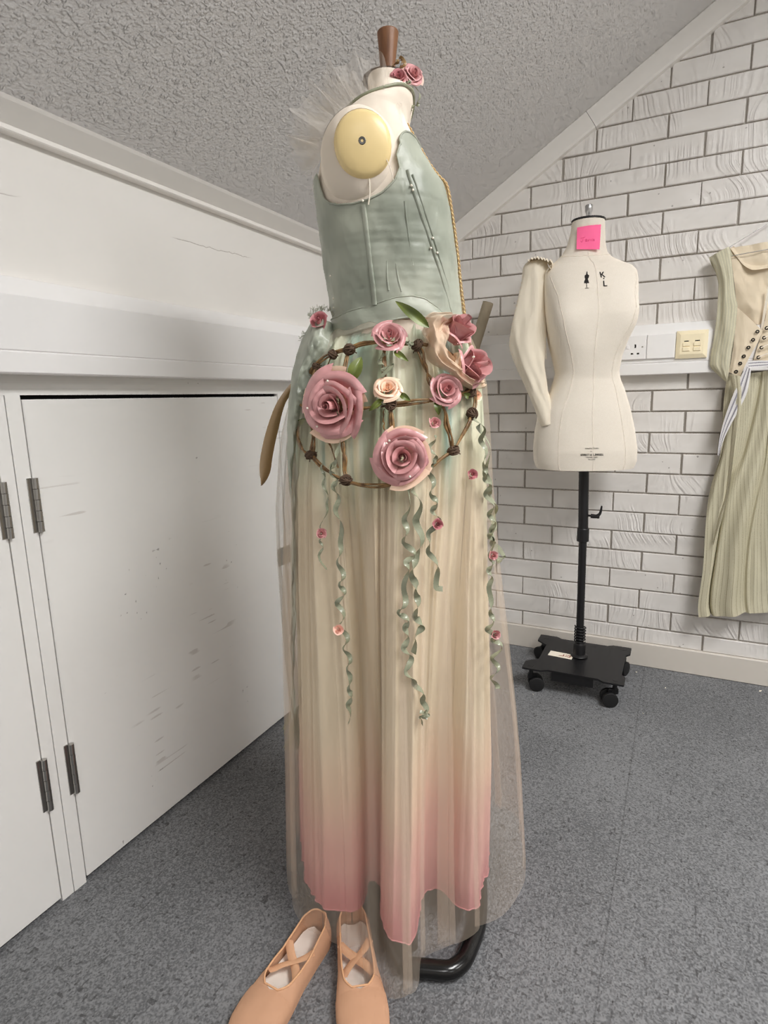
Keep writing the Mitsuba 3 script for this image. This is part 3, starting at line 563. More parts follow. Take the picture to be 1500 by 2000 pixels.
# ---------------------------------------------------------------- cane hip cage with satin roses
CAGE = num('hip_cage'); tag(CAGE, 'cane hip cage tied with twine and covered in satin roses, worn over the skirt', 'hip cage')
def cane(pl, key=CAGE + '__cane', r=.0021, two=True, n=60, sd=0):
    p = smooth_path(np.array(pl), n); u_ = np.linspace(0, 1, n); ms = []
    for k in (0, 1) if two else (0,):
        a = u_ * 9 + k * np.pi + sd; o = .0021 * np.stack([np.cos(a), .5 * np.sin(a), np.sin(a + .4)], -1) if two else 0
        w = (meshkit.noise(np.stack([u_ * 12, u_ * 0 + k, u_ * 0 + sd], -1), 3)[:, None] - .5) * .004
        ms.append(tube(L(p + o + w), r * (1 + .25 * np.sin(u_ * 31 + sd)), 8))
    put(num(key), join(*ms), 'cane', smooth=50)
HOOPS = [[(0.1237, 0.1127, 1.0622), (0.1111, 0.116, 1.0948), (0.0839, 0.1303, 1.1198), (0.0561, 0.1419, 1.1319), (0.0264, 0.1511, 1.1352), (0.0014, 0.1545, 1.1371), (-0.0294, 0.1529, 1.1405), (-0.0616, 0.1473, 1.1394), (-0.0859, 0.1424, 1.1315), (-0.115, 0.1283, 1.1259), (-0.1423, 0.1102, 1.1134), (-0.1624, 0.0954, 1.0912), (-0.1771, 0.0858, 1.0627), (-0.1888, 0.0773, 1.0232), (-0.1858, 0.1007, 0.9852), (-0.1737, 0.1247, 0.9652), (-0.1575, 0.1453, 0.957)],
         [(-0.1568, 0.15, 0.9575), (-0.1255, 0.1775, 0.9339), (-0.0949, 0.1913, 0.9181), (-0.0646, 0.2072, 0.9131), (-0.0355, 0.2109, 0.9122), (-0.0025, 0.2099, 0.9189), (0.0351, 0.1952, 0.9312), (0.0609, 0.1831, 0.9503), (0.083, 0.1692, 0.9628), (0.1015, 0.152, 0.9892), (0.1172, 0.133, 1.0179), (0.1249, 0.119, 1.0406), (0.1232, 0.1175, 1.0621)],
         [(-0.1786, 0.0934, 1.0431), (-0.1426, 0.1454, 1.0343), (-0.0877, 0.1801, 1.0337), (-0.0521, 0.1898, 1.0363), (-0.0191, 0.1915, 1.0412), (0.012, 0.188, 1.0429), (0.0452, 0.1785, 1.0445), (0.0709, 0.1653, 1.0488), (0.1234, 0.1155, 1.0604)]]
for i, h in enumerate(HOOPS): cane(h, sd=i)
for i, h in enumerate([[(-0.0859, 0.1424, 1.1315), (-0.091, 0.1506, 1.1114), (-0.0969, 0.1598, 1.0849), (-0.1017, 0.1698, 1.0421), (-0.1001, 0.1794, 0.9927), (-0.096, 0.1854, 0.9512), (-0.0944, 0.1874, 0.9192)], [(-0.0277, 0.1532, 1.1404), (-0.028, 0.1677, 1.1088), (-0.0251, 0.181, 1.0792), (-0.0199, 0.1892, 1.042), (-0.0156, 0.1948, 1.0081), (-0.012, 0.1964, 0.982), (-0.0065, 0.2059, 0.9226)], [(0.0264, 0.1515, 1.1343), (0.0359, 0.1591, 1.1109), (0.0443, 0.1689, 1.0811), (0.0557, 0.1698, 1.0565), (0.0672, 0.169, 1.0299), (0.0756, 0.1674, 0.9948), (0.0833, 0.165, 0.9624)], [(-0.1423, 0.1102, 1.1134), (-0.1526, 0.1158, 1.0817), (-0.1574, 0.1277, 1.0343), (-0.1516, 0.1445, 0.9916), (-0.1575, 0.1453, 0.957)]]): cane(h, sd=7 + i, n=40)
cane([(-0.1173, 0.1229, 1.1255), (-0.1299, 0.1316, 1.0892), (-0.1357, 0.1429, 1.0426), (-0.125, 0.1618, 0.9921), (-0.1083, 0.1772, 0.9378)], r=.0014, two=False, sd=3)
cane([(-0.0301, 0.1869, 1.0325), (-0.0289, 0.1908, 1.0082), (-0.0245, 0.1927, 0.982)], r=.0012, two=False, sd=4)
def twine_knot(c, r, sd):
    q = np.random.RandomState(sd); ms = []
    for k in range(8):
        M = rot(q.normal(size=3), q.uniform(0, 180)); a = np.linspace(0, 2 * np.pi * 1.6, 34); w = np.stack([np.cos(a), np.sin(a), .35 * np.sin(a * .62 + k)], -1) * r * q.uniform(.55, 1.1)
        ms.append(tube(w @ M.T + c, r * .17, 6))
    for k in range(3):
        d = q.normal(size=3); d /= np.linalg.norm(d); ms.append(tube(np.array([c + d * r * .6, c + d * r * 1.5 + [0, 0, -r * .3]]), r * .1, 5))
    ms.append(ball(c, r * .34, 1)); v, f = join(*ms); put(num(CAGE + '__knot'), (L(v), f), 'twine_dark', smooth=40)
for i, q in enumerate([(-0.0855, 0.1474, 1.1303), (-0.1147, 0.1309, 1.1248), (-0.1463, 0.1089, 1.1067), (0.0263, 0.1555, 1.134), (-0.019, 0.1945, 1.0412), (0.0826, 0.1734, 0.9632), (0.118, 0.1336, 1.0213), (-0.1564, 0.1522, 0.9585), (-0.0936, 0.1958, 0.9204), (0.1165, 0.1232, 1.0571), (-0.1689, 0.0855, 1.0829)]): twine_knot(np.array(q), .0088 if i not in (1, 2) else .0072, i)
def basis(n, up=(0, 0, 1)):
    n = np.asarray(n, float); n /= np.linalg.norm(n); x = np.cross(up, n); x /= np.linalg.norm(x); return np.stack([x, np.cross(n, x), n], -1)
def petal(r0, r1, z0, z1, phi, wid, curl, q, pinch=0.0, n=19, m=11, flat=.16):
    """a folded ribbon petal: a stiff wall from radius r0 at the base to r1 at its rim, drawn flat like folded ribbon, its rim rolled outward"""
    u_, v_ = np.linspace(-1, 1, n), np.linspace(0, 1, m); P = np.zeros((n, m, 3)); ph2 = q.uniform(0, 6); lean = q.uniform(-.25, .25)
    for i, uu in enumerate(u_):
        top = 1 - pinch * abs(uu) ** 1.6 - .10 * abs(uu) ** 4 + lean * .25 * uu
        ch = 1 - flat * (1 - math.cos(min(wid, 1.15)) / math.cos(min(abs(uu * wid), 1.15))) * -1 * -1 if abs(uu * wid) < 1.15 else 1.0
        for j, v in enumerate(v_):
            r = r0 + (r1 - r0) * v ** .8; z = z0 + (z1 - z0) * v * top
            k = max(0, v - .62) / .38; r += curl * k ** 1.2; z -= curl * 1.1 * k ** 2.2
            r *= (ch - (1 - flat) * 0) * (1 + .02 * math.sin(4 * uu + ph2) * v); r += r1 * .055 * uu
            P[i, j] = (r * math.cos(phi + uu * wid), r * math.sin(phi + uu * wid), z)
    return grid(P)
def rose(root, c, nrm, R, m_in, m_out, sd, label, deep=.55, layers=4, backing=None, beads=0, stretch=1.0):
    k = num(root); q = np.random.RandomState(sd); B = basis(nrm); tag(k, label)
    def w(mesh, name, mt): v, f = tri(mesh); put(num(k + '__' + name), (L((v * [1, 1, stretch]) @ B.T + c), f), mt, smooth=70)
    a = np.linspace(0, 2 * np.pi * 1.6, 40); sp = np.stack([np.stack([(.05 + .013 * a) * R * np.cos(a), (.05 + .013 * a) * R * np.sin(a), np.full(40, h)], -1) for h in (.05 * R, deep * R * .7, deep * R * .98)], 1)
    w(grid(sp), 'bud', m_in)
    spec = {4: [(2, .05, .13, .62, 1.3), (3, .12, .33, .86, 1.25), (3, .30, .56, 1.0, 1.25), (4, .48, .76, .86, 1.05), (5, .62, .97, .50, .86)], 3: [(2, .07, .18, .75, 1.3), (3, .18, .48, .98, 1.25), (4, .42, .74, .86, 1.05), (5, .58, .95, .48, .86)], 2: [(3, .15, .42, 1.0, 1.2), (4, .34, .88, .7, 1.0)]}[layers]
    for li, (n_, r0, r1, h, wd) in enumerate(spec):
        o = q.uniform(0, 6.28)
        for i in range(n_):
            z1 = deep * R * h * q.uniform(.84, 1.10); e = q.uniform(.90, 1.08)
            w(petal(r0 * R, r1 * R * e, -.15 * R, z1, o + 2 * np.pi * (i + q.uniform(-.12, .12)) / n_, wd, (.03 + .035 * li) * R * q.uniform(.6, 1.8), q, pinch=q.uniform(0.02, .40), flat=q.uniform(.10, .30)), 'petal', m_in if li < len(spec) - 1 else m_out)
    if backing:
        for i in range(5):
            w(petal(.3 * R, 1.12 * R * q.uniform(.95, 1.08), -.22 * R, .10 * R, 2 * np.pi * (i + q.uniform(-.15, .15)) / 5 + sd, .82, .05 * R, q), 'backing_petal', backing)
    for i in range(beads):
        a_ = q.uniform(0, 6.28); rr = .78 * R; w(ball((rr * math.cos(a_), rr * math.sin(a_), deep * R * .60), .0020, 1), 'bead', 'pearl')
    return k
RC = [(-0.1093, 0.1784, 1.0399), (-0.001, 0.2137, 0.9571), (-0.019, 0.1647, 1.1463), (0.0695, 0.1741, 1.0593), (-0.0226, 0.1943, 1.0645), (0.1267, 0.1104, 1.0509), (0.0875, 0.1289, 1.1503), (0.1101, 0.1332, 1.099)]
RN = CAGE + '__rose'
rose(RN, RC[0], (-.38, 1, .02), .0500, 'pink_satin', 'pink_satin', 11, 'largest dusty pink satin rose at the back of the hip', .72, 4, 'peach_satin', 3)
rose(RN, RC[1], (-.05, 1, .12), .0415, 'pink_satin', 'pink_satin', 23, 'large dusty pink satin rose low at the front of the hip', .76, 4, 'peach_satin', 3)
rose(RN, RC[2], (.05, 1, .55), .0250, 'pink_satin', 'pink_satin', 5, 'pink satin rose on the top hoop below the waist', .75, 3)
rose(RN, RC[3], (.35, 1, .35), .0262, 'pink_satin', 'pink_satin', 8, 'pink satin rose on the right of the middle hoop', .75, 3)
rose(RN, RC[4], (.0, 1, .65), .0215, 'peach_satin', 'peach_satin', 15, 'peach satin rose in the middle of the cage', .55, 3)
rose(RN, RC[5], (.55, 1, .25), .0115, 'peach_satin', 'peach_satin', 17, 'tiny peach satin rose at the front edge of the cage', .8, 2)
rose(RN, RC[6], (.58, .50, .66), .0300, 'pink_satin', 'pink_satin', 31, 'upper pink satin rose wrapped in peach chiffon at the front of the waist', .95, 3, None, 1, 1.5)
rose(RN, RC[7], (.80, .60, .08), .0310, 'pink_satin', 'pink_satin', 37, 'lower pink satin rose wrapped in peach chiffon at the front of the waist', .95, 3, None, 2, 1.4)
# chiffon wrapped round the two front roses
def chiffon(le, ri, bulge, sd):
    def fn(U, V): o = np.zeros(U.shape + (3,)); nz = meshkit.fbm(np.stack([U * 4, V * 5, 0 * U + sd], -1), 3, sd) - .5; o[..., 1] = bulge * np.sin(np.pi * U) + .008 * np.sin(11 * U + 5 * V + sd) + .022 * nz; o[..., 0] = .004 * np.sin(13 * V + sd) + .01 * nz; return o
    (v, f), _ = strip(le, ri, 30, 40, fn); put(num(CAGE + '__chiffon_wrap'), (L(v), f), 'chiffon', smooth=True, label='peach chiffon wrap')
chiffon([(0.0755, 0.1318, 1.1852), (0.0504, 0.1291, 1.1863), (0.0382, 0.1358, 1.1679), (0.0406, 0.1514, 1.1323), (0.0534, 0.1572, 1.1073), (0.0732, 0.1592, 1.0889)], [(0.0962, 0.1084, 1.1762), (0.0782, 0.1396, 1.1616), (0.073, 0.1632, 1.1353), (0.0792, 0.1677, 1.1173), (0.0875, 0.1667, 1.1059), (0.1004, 0.161, 1.093)], .030, 1)
chiffon([(0.0723, 0.1305, 1.1822), (0.0504, 0.1287, 1.1814), (0.04, 0.1318, 1.1635), (0.0459, 0.1439, 1.1328), (0.0573, 0.1478, 1.1127), (0.0773, 0.1486, 1.0958)], [(0.0902, 0.1172, 1.1704), (0.0716, 0.1385, 1.1586), (0.0687, 0.1548, 1.1378), (0.0749, 0.1597, 1.1195), (0.085, 0.1578, 1.1081), (0.097, 0.1537, 1.0951)], .016, 5)
chiffon([(0.0797, 0.1617, 1.1193), (0.0842, 0.147, 1.0998), (0.0869, 0.1539, 1.0789), (0.1003, 0.1466, 1.0656), (0.1215, 0.1241, 1.0604), (0.1461, 0.0622, 1.0696)], [(0.0912, 0.1627, 1.1189), (0.0957, 0.1667, 1.1009), (0.099, 0.1757, 1.086), (0.1112, 0.1614, 1.0781), (0.1244, 0.1356, 1.0753), (0.1379, 0.0967, 1.0812)], .016, 2)
chiffon([(0.1142, 0.046, 1.1706), (0.1203, 0.0781, 1.1433), (0.1271, 0.0818, 1.1238), (0.1477, 0.0207, 1.1001), (0.1483, 0.052, 1.0715)], [(0.1027, 0.1124, 1.1598), (0.1105, 0.1201, 1.1381), (0.117, 0.1235, 1.1194), (0.1288, 0.1128, 1.0945), (0.1324, 0.1129, 1.074)], .008, 3)
def leaf(base, tip, wid, key=CAGE + '__leaf', lift=.006):
    b, t = np.array(base), np.array(tip); d = t - b; Ln = np.linalg.norm(d); d /= Ln; side = np.cross(d, [0, 1, 0]); side /= np.linalg.norm(side); n_ = np.cross(side, d); n_ *= np.sign(n_[1])
    u_, w_ = np.linspace(0, 1, 14), np.linspace(-1, 1, 7); sh = np.sin(np.pi * np.clip(u_, .001, .999) ** .75) ** .8
    P = np.array([[b + d * Ln * a + side * wid * .5 * s_ * x + n_ * (lift * math.sin(math.pi * a) + .25 * wid * abs(x) * s_) for x in w_] for a, s_ in zip(u_, sh)])
    Q = P[:, ::-1] - n_ * .0006
    put(num(key), (L(np.vstack([P.reshape(-1, 3), Q.reshape(-1, 3)])), np.vstack([grid(P)[1], grid(Q)[1] + P.shape[0] * 7])), 'leaf_green', smooth=True, label=None)
for (a, b), w in zip([((0.0449, 0.1716, 1.1589), (-0.0081, 0.161, 1.2023)), ((-0.0831, 0.177, 1.0783), (-0.0644, 0.1657, 1.1171)), ((-0.0112, 0.1695, 1.1242), (0.0115, 0.1749, 1.1074)), ((-0.0302, 0.1953, 1.0495), (-0.0535, 0.1968, 1.0308)), ((-0.0041, 0.1931, 1.0577), (0.0136, 0.1934, 1.0453)), ((0.0559, 0.1799, 1.0451), (0.0588, 0.183, 1.0214)), ((-0.1678, 0.1173, 1.0186), (-0.2075, 0.0214, 0.999)), ((0.102, 0.1467, 1.0556), (0.1114, 0.1384, 1.0495))], (.017, .022, .010, .010, .010, .012, .012, .010)): leaf(a, b, w)

# ---------------------------------------------------------------- ribbon streamers with rosebuds
def ribbon(pl, wid, curls, rad, sd, n=None, phase=0.0, tw=1.0):
    p0 = np.array(pl); n = n or int(40 + 26 * curls); p = smooth_path(p0, n); u_ = np.linspace(0, 1, n); q = np.random.RandomState(sd)
    wv = meshkit.noise(np.stack([u_ * curls * .8, u_ * 0 + sd, u_ * 0], -1), sd); a = 2 * np.pi * (curls * u_ + .5 * wv) + phase; rr = rad * (.15 + 1.7 * meshkit.noise(np.stack([u_ * curls * .7 + 5, u_ * 0 + sd, u_ * 0], -1), sd + 1))
    p = p + np.stack([rr * np.cos(a), .7 * rr * np.sin(a), 0 * a], -1)
    t_ = np.gradient(p, axis=0); t_ /= np.linalg.norm(t_, axis=1, keepdims=True); e = np.cross(t_, [0, 1, 0]); e /= np.linalg.norm(e, axis=1, keepdims=True); g = np.cross(t_, e)
    b = a * .5 * tw + 2.6 * wv; d = e * np.cos(b)[:, None] + g * np.sin(b)[:, None]
    P = np.stack([p - d * wid / 2, p, p + d * wid / 2], 1); nn = np.cross(t_, d)
    return np.vstack([grid(P)[0], grid(P[:, ::-1] - (nn * .0003)[:, None])[0]]), np.vstack([grid(P)[1], grid(P)[1] + 3 * n])
STREAM = [
 ('thin sage ribbon streamer with a pink bud, leftmost on the skirt', [(-0.1339, 0.1748, 0.9466), (-0.1313, 0.1808, 0.9087), (-0.1258, 0.1865, 0.8794), (-0.1349, 0.1843, 0.853), (-0.1402, 0.183, 0.8352), (-0.1401, 0.1853, 0.8091), (-0.1439, 0.1856, 0.7824), (-0.1333, 0.1916, 0.7687)], .0045, 6, .0022, [(-0.1395, 0.1897, 0.8305)], 'pink_satin'),
 ('long curled sage ribbon streamer with a peach bud, below the largest rose', [(-0.1173, 0.1845, 0.9473), (-0.1117, 0.1901, 0.9012), (-0.1103, 0.1921, 0.8672), (-0.1036, 0.1946, 0.8328), (-0.1104, 0.1947, 0.7889), (-0.1059, 0.1958, 0.7444), (-0.1117, 0.1964, 0.7038), (-0.1065, 0.1969, 0.653), (-0.0999, 0.1978, 0.5873), (-0.0998, 0.198, 0.5392), (-0.1068, 0.1997, 0.4893)], .0085, 12, .0034, [(-0.1145, 0.2077, 0.6677)], 'blush_satin'),
 ('longest curled sage ribbon streamer under the large low rose, ending in a knot', [(0.0097, 0.2169, 0.9114), (0.0075, 0.2167, 0.8782), (0.0001, 0.2259, 0.8298), (0.0137, 0.2213, 0.7986), (0.0043, 0.2293, 0.7881), (-0.0007, 0.2376, 0.7391), (-0.0062, 0.2435, 0.7109), (0.0033, 0.2421, 0.6795), (-0.003, 0.2494, 0.6544), (0.0059, 0.2447, 0.6317), (0.0013, 0.2516, 0.6108), (0.0147, 0.2328, 0.5803), (0.032, 0.2127, 0.5222), (0.0273, 0.2159, 0.5077)], .0095, 11, .0034, [], None),
 ('broad sage ribbon streamer just right of the longest one under the low rose', [(0.0195, 0.2131, 0.9065), (0.024, 0.2081, 0.8678), (0.022, 0.2111, 0.843), (0.0285, 0.2073, 0.8163), (0.0178, 0.2176, 0.7932), (0.0123, 0.2249, 0.7651), (0.0204, 0.2165, 0.7316), (0.0173, 0.2222, 0.6982), (0.0266, 0.2122, 0.6716), (0.0132, 0.2313, 0.6571), (0.012, 0.235, 0.6362)], .0115, 7, .0030, [], None),
 ('short curled sage ribbon streamer with a pink bud, right of the low rose', [(0.0487, 0.1928, 0.949), (0.0451, 0.1951, 0.9243), (0.0506, 0.194, 0.8775), (0.0529, 0.1943, 0.8475), (0.0423, 0.1994, 0.8245), (0.037, 0.2024, 0.808), (0.0505, 0.1976, 0.7828), (0.0556, 0.1969, 0.7604), (0.051, 0.1991, 0.7361), (0.0606, 0.1965, 0.7333)], .0090, 6, .0032, [(0.0542, 0.1998, 0.8452)], 'pink_satin_deep'),
 ('long sage ribbon streamer with two pink buds at the front edge of the skirt', [(0.1256, 0.1562, 1.0158), (0.136, 0.1439, 0.9768), (0.14, 0.1428, 0.9244), (0.1495, 0.1284, 0.8776), (0.1573, 0.1228, 0.812), (0.1524, 0.1406, 0.7747), (0.1479, 0.1561, 0.7281), (0.1502, 0.1625, 0.6739), (0.1474, 0.1712, 0.649), (0.1645, 0.1507, 0.6093), (0.1555, 0.1705, 0.5814), (0.1548, 0.1782, 0.5414)], .0085, 15, .0036, [(0.1535, 0.1451, 0.7759), (0.1564, 0.166, 0.6382)], 'pink_satin'),
 ('looped sage ribbon streamer beside the long one at the front edge of the skirt', [(0.1318, 0.1479, 1.0027), (0.1453, 0.1277, 0.9579), (0.1461, 0.1314, 0.914), (0.1712, 0.0604, 0.8368), (0.1532, 0.1328, 0.8098), (0.1729, 0.0722, 0.7724), (0.182, 0.06, 0.7494), (0.16, 0.1276, 0.7569)], .0105, 7, .0040, [], None)]
for i, (lab, pl, w, cu, ra, buds, bm) in enumerate(STREAM):
    k = num('ribbon_streamer'); tag(k, lab, 'ribbon streamer', 'ribbon streamers hanging down the skirt'); v, f = ribbon(pl, w, cu, ra, i + 2); put(k + '__ribbon', (L(v), f), 'sage_ribbon', smooth=60)
    for j, b in enumerate(buds): rose(k + '__rosebud', np.array(b), (.2, 1, .2), .0098, bm, bm, 40 + 3 * i + j, 'small satin rosebud', .9, 2)
    if i == 2:
        e = np.array(pl[-1]); v, f = join(ribbon([e + [-.004, 0, .012], e + [.006, .004, .008], e + [-.006, .004, .002], e + [-.003, 0, -.012]], .006, 2, .003, 9), ribbon([e + [.008, 0, .014], e + [0, .004, .008], e + [.006, .003, 0]], .006, 1.5, .002, 10)); put(k + '__tie', (L(v), f), 'sage_ribbon', smooth=60)
for i, (q, lab) in enumerate((((0.051, 0.1895, 1.0096), 'small pink satin rosebud on the skirt under the right middle rose'), ((0.1152, 0.1548, 0.9203), 'small dark pink rosebud pinned alone near the front of the skirt'))):
    rose(SKT + '__rosebud', np.array(q), (.3, 1, .3), .0105, ('pink_satin', 'pink_satin_deep')[i], ('pink_satin', 'pink_satin_deep')[i], 60 + i, lab, .9, 2)
# curls of ribbon tied in the cage
for i, pl in enumerate([[(-0.0293, 0.1705, 1.1214), (-0.0335, 0.1819, 1.1033), (-0.0261, 0.1884, 1.0949), (-0.0179, 0.1847, 1.1028), (-0.0297, 0.1863, 1.0848)], [(-0.1191, 0.1891, 0.931), (-0.1132, 0.1904, 0.9479), (-0.1056, 0.1916, 0.9687), (-0.1021, 0.1874, 0.9849)], [(0.0415, 0.2022, 0.9377), (0.0517, 0.1974, 0.9494), (0.0465, 0.1918, 0.9738), (0.0542, 0.1873, 0.9898)], [(0.0097, 0.1654, 1.1384), (0.0161, 0.1707, 1.133), (0.0111, 0.17, 1.1268)], [(-0.0329, 0.198, 1.0368), (-0.027, 0.2006, 1.0439), (-0.0223, 0.1979, 1.039)]]):
    v, f = ribbon(pl, .0065, 2, .003, 70 + i); put(num(CAGE + '__ribbon_curl'), (L(v), f), 'sage_ribbon', smooth=60, label='curl of sage ribbon')

# ---------------------------------------------------------------- sash hanging down the back
SASH = num('sash'); tag(SASH, 'crumpled sage satin sash with frayed ends hanging down the back of the skirt', 'sash')
def bulge(b, wr, sd):
    def fn(U, V):
        o = np.zeros(U.shape + (3,)); nz = meshkit.fbm(np.stack([U * 3, V * 16, 0 * U + sd], -1), 3, sd) - .5
        o[..., 1] = b * np.sin(np.pi * U) * np.interp(V, [0, .1, .3, .6, 1], [1.3, 1.2, 1, .5, .3]) + wr * nz; o[..., 0] = wr * .5 * nz; return o
    return fn
le, ri = [(-0.161, 0.03, 1.1965), (-0.1748, 0.04, 1.1689), (-0.1852, 0.05, 1.1342), (-0.2005, 0.05, 1.0911), (-0.2107, 0.05, 1.0434), (-0.2156, 0.05, 0.9873), (-0.2137, 0.05, 0.9347), (-0.2127, 0.05, 0.8811), (-0.2139, 0.05, 0.8216), (-0.2238, 0.05, 0.6359), (-0.2365, 0.05, 0.4153)], [(-0.1171, 0.05, 1.184), (-0.1205, 0.07, 1.1556), (-0.1338, 0.09, 1.1248), (-0.1573, 0.1, 1.0892), (-0.1747, 0.09, 1.043), (-0.1874, 0.08, 0.9885), (-0.1975, 0.07, 0.9365), (-0.2021, 0.06, 0.8825), (-0.2051, 0.06, 0.8236), (-0.2167, 0.06, 0.6396), (-0.2292, 0.06, 0.4211)]
(v, f), _ = strip(le, ri, 26, 140, bulge(.030, .036, 4)); put(SASH + '__tail', (L(v), f), 'sage_crumpled', smooth=True)
(v, f), _ = strip([np.array(q) - [0, .06, 0] for q in le[:4]], [np.array(q) - [0, .03, 0] for q in ri[:4]], 20, 40, bulge(-.02, .014, 8)); put(SASH + '__back_fold', (L(v), f), 'sage_crumpled', smooth=True)
q = np.random.RandomState(12); fr = []
C1, C2 = (-0.141, 1.1947), (-0.2379, 0.3693)
for k in range(90):
    a = q.uniform(-.4, 3.5); b = np.array([C1[0] + .020 * math.cos(a), q.uniform(.02, .06), C1[1] + .010 * math.sin(a) + .004]); d = np.array([math.cos(a) * .5, q.normal() * .5, .4 + abs(math.sin(a)) * .6]) + q.normal(size=3) * .35
    d /= np.linalg.norm(d); fr.append(tube(np.array([b, b + d * .004, b + d * .007 + q.normal(size=3) * .002]), .0004, 4, caps=False))
for k in range(60):
    b = np.array([-0.1785 + q.uniform(-.004, .004), q.uniform(-.01, .02), 1.1541 + q.uniform(-.02, .02)]); d = np.array([-1, 0, q.normal() * .5]); fr.append(tube(np.array([b, b + d * .004, b + d * .007 + q.normal(size=3) * .001]), .0004, 4, caps=False))
v, f = join(*fr); put(SASH + '__frayed_edge', (L(v), f), 'sage_ribbon', kind='stuff', label='frayed threads')
fr = []
for k in range(70):
    b = np.array([C2[0] + q.uniform(-.006, .006), q.uniform(-.025, .01), C2[1] + q.uniform(-.03, .04)]); d = np.array([q.uniform(-.9, .5), q.uniform(-.4, .6), -1.0]); fr.append(tube(smooth_path(np.array([b, b + d * .012 + [0, 0, .002], b + d * .022 + q.normal(size=3) * .002, b + d * .03 + [0, 0, -.008]]), 6), .0009, 5, caps=False))
v, f = join(*fr); put(SASH + '__tassel', (L(v), f), 'sage_ribbon', kind='stuff', label='frayed bottom end')
rose(SASH + '__rose', np.array((-0.1422, 0.075, 1.1834)), (-.15, .9, .5), .0185, 'pink_satin_deep', 'pink_satin_deep', 77, 'pink petals peeping out of the sash', .9, 2)
(v, f), _ = strip([(-0.2129, -0.01, 0.9915), (-0.2177, -0.01, 0.9384), (-0.2182, -0.01, 0.8904)], [(-0.1953, 0.01, 0.9922), (-0.2019, 0.01, 0.94), (-0.2106, 0.01, 0.889)], 8, 20); put(SASH + '__lining', (L(v), f), 'russet', smooth=True, label='russet lining')
k = num('ribbon_tail'); tag(k, 'olive brown satin ribbon tail behind the skirt, against the cupboard door', 'ribbon')
def fn(U, V): o = np.zeros(U.shape + (3,)); o[..., 1] = .012 * np.sin(np.pi * U) + .01 * np.sin(2.5 * V); return o
(v, f), _ = strip([(-0.2103, -0.03, 1.09), (-0.2326, -0.04, 1.069), (-0.2526, -0.05, 1.0434), (-0.2717, -0.06, 1.0046), (-0.286, -0.06, 0.9611), (-0.2949, -0.06, 0.9212), (-0.296, -0.06, 0.9031), (-0.2932, -0.06, 0.8805)], [(-0.2082, -0.03, 1.0723), (-0.2266, -0.03, 1.0509), (-0.2379, -0.04, 1.029), (-0.2503, -0.05, 0.9922), (-0.2596, -0.05, 0.9593), (-0.2666, -0.05, 0.9301), (-0.2696, -0.05, 0.9144), (-0.2922, -0.06, 0.8794)], 10, 50, fn); put(k, (L(v), f), 'brown_satin', smooth=True)

# ---------------------------------------------------------------- flower choker on the neck
CK = num('flower_choker'); tag(CK, 'neck corsage of two pink roses, sage ribbon and pearls on the dressed form', 'corsage')
cb = []
for a in np.linspace(0, 2 * np.pi, 60):
    p = torso(np.array([a]), np.array([TORSO[2][0]]), .002)[0]; z = TORSO[2][0] - .020 + (p[0] - -0.0089) * .62; p = torso(np.array([a]), np.array([z]), .003)[0]; cb.append(p)
cb = np.array(cb); put(CK + '__band', tube(L(cb), .0022, 8, caps=False), 'sage_ribbon', smooth=True)
rose(CK + '__rose', np.array((0.0023, 0.048, 1.5729)), (.1, 1, .35), .0150, 'pink_satin_deep', 'pink_satin', 81, 'smaller deep pink rose', .8, 3, None, 1)
rose(CK + '__rose', np.array((0.0275, 0.03, 1.5852)), (.5, 1, .35), .0175, 'pink_satin', 'pink_satin', 85, 'larger pale pink rose with chiffon round it', .7, 3, 'blush_satin')
for i, pl in enumerate([[(-0.0286, 0.05, 1.5279), (-0.0212, 0.055, 1.5423), (-0.0089, 0.055, 1.5609), (-0.0143, 0.055, 1.5459), (-0.0061, 0.055, 1.5341), (0.0095, 0.055, 1.5427)], [(-0.0103, 0.04, 1.5902), (0.0011, 0.04, 1.6019), (0.0089, 0.045, 1.6052), (0.0138, 0.045, 1.5959), (0.0035, 0.045, 1.5888)], [(0.0131, 0.05, 1.5571), (0.0217, 0.052, 1.565), (0.0268, 0.05, 1.5581), (0.0181, 0.05, 1.5508)], [(0.0325, 0.03, 1.5703), (0.0368, 0.025, 1.5599), (0.0386, 0.02, 1.548), (0.0288, 0.02, 1.542), (0.0235, 0.02, 1.535)], [(-0.0159, 0.055, 1.5536), (-0.023, 0.055, 1.5386), (-0.0164, 0.055, 1.5307), (0.0008, 0.055, 1.5369)], [(-0.005, 0.04, 1.5961), (0.0071, 0.05, 1.5982), (0.0103, 0.05, 1.5891)]]):
    v, f = ribbon(pl, .0055, 2.5, .002, 90 + i); put(num(CK + '__ribbon_loop'), (L(v), f), 'sage_ribbon' if i not in (1, 5) else 'brown_satin', smooth=60)
for s, t, z in [(-0.0143, 0.06, 1.5436), (-0.009, 0.06, 1.5503), (0.0088, 0.058, 1.5551), (0.0131, 0.058, 1.5595), (-0.0042, 0.058, 1.5388), (-0.0196, 0.058, 1.5348), (0.0164, 0.056, 1.5512)]: put(num(CK + '__pearl'), move(ball((0, 0, 0), .0027, 1), None, L(np.array((s, t, z)))), 'pearl', smooth=True)
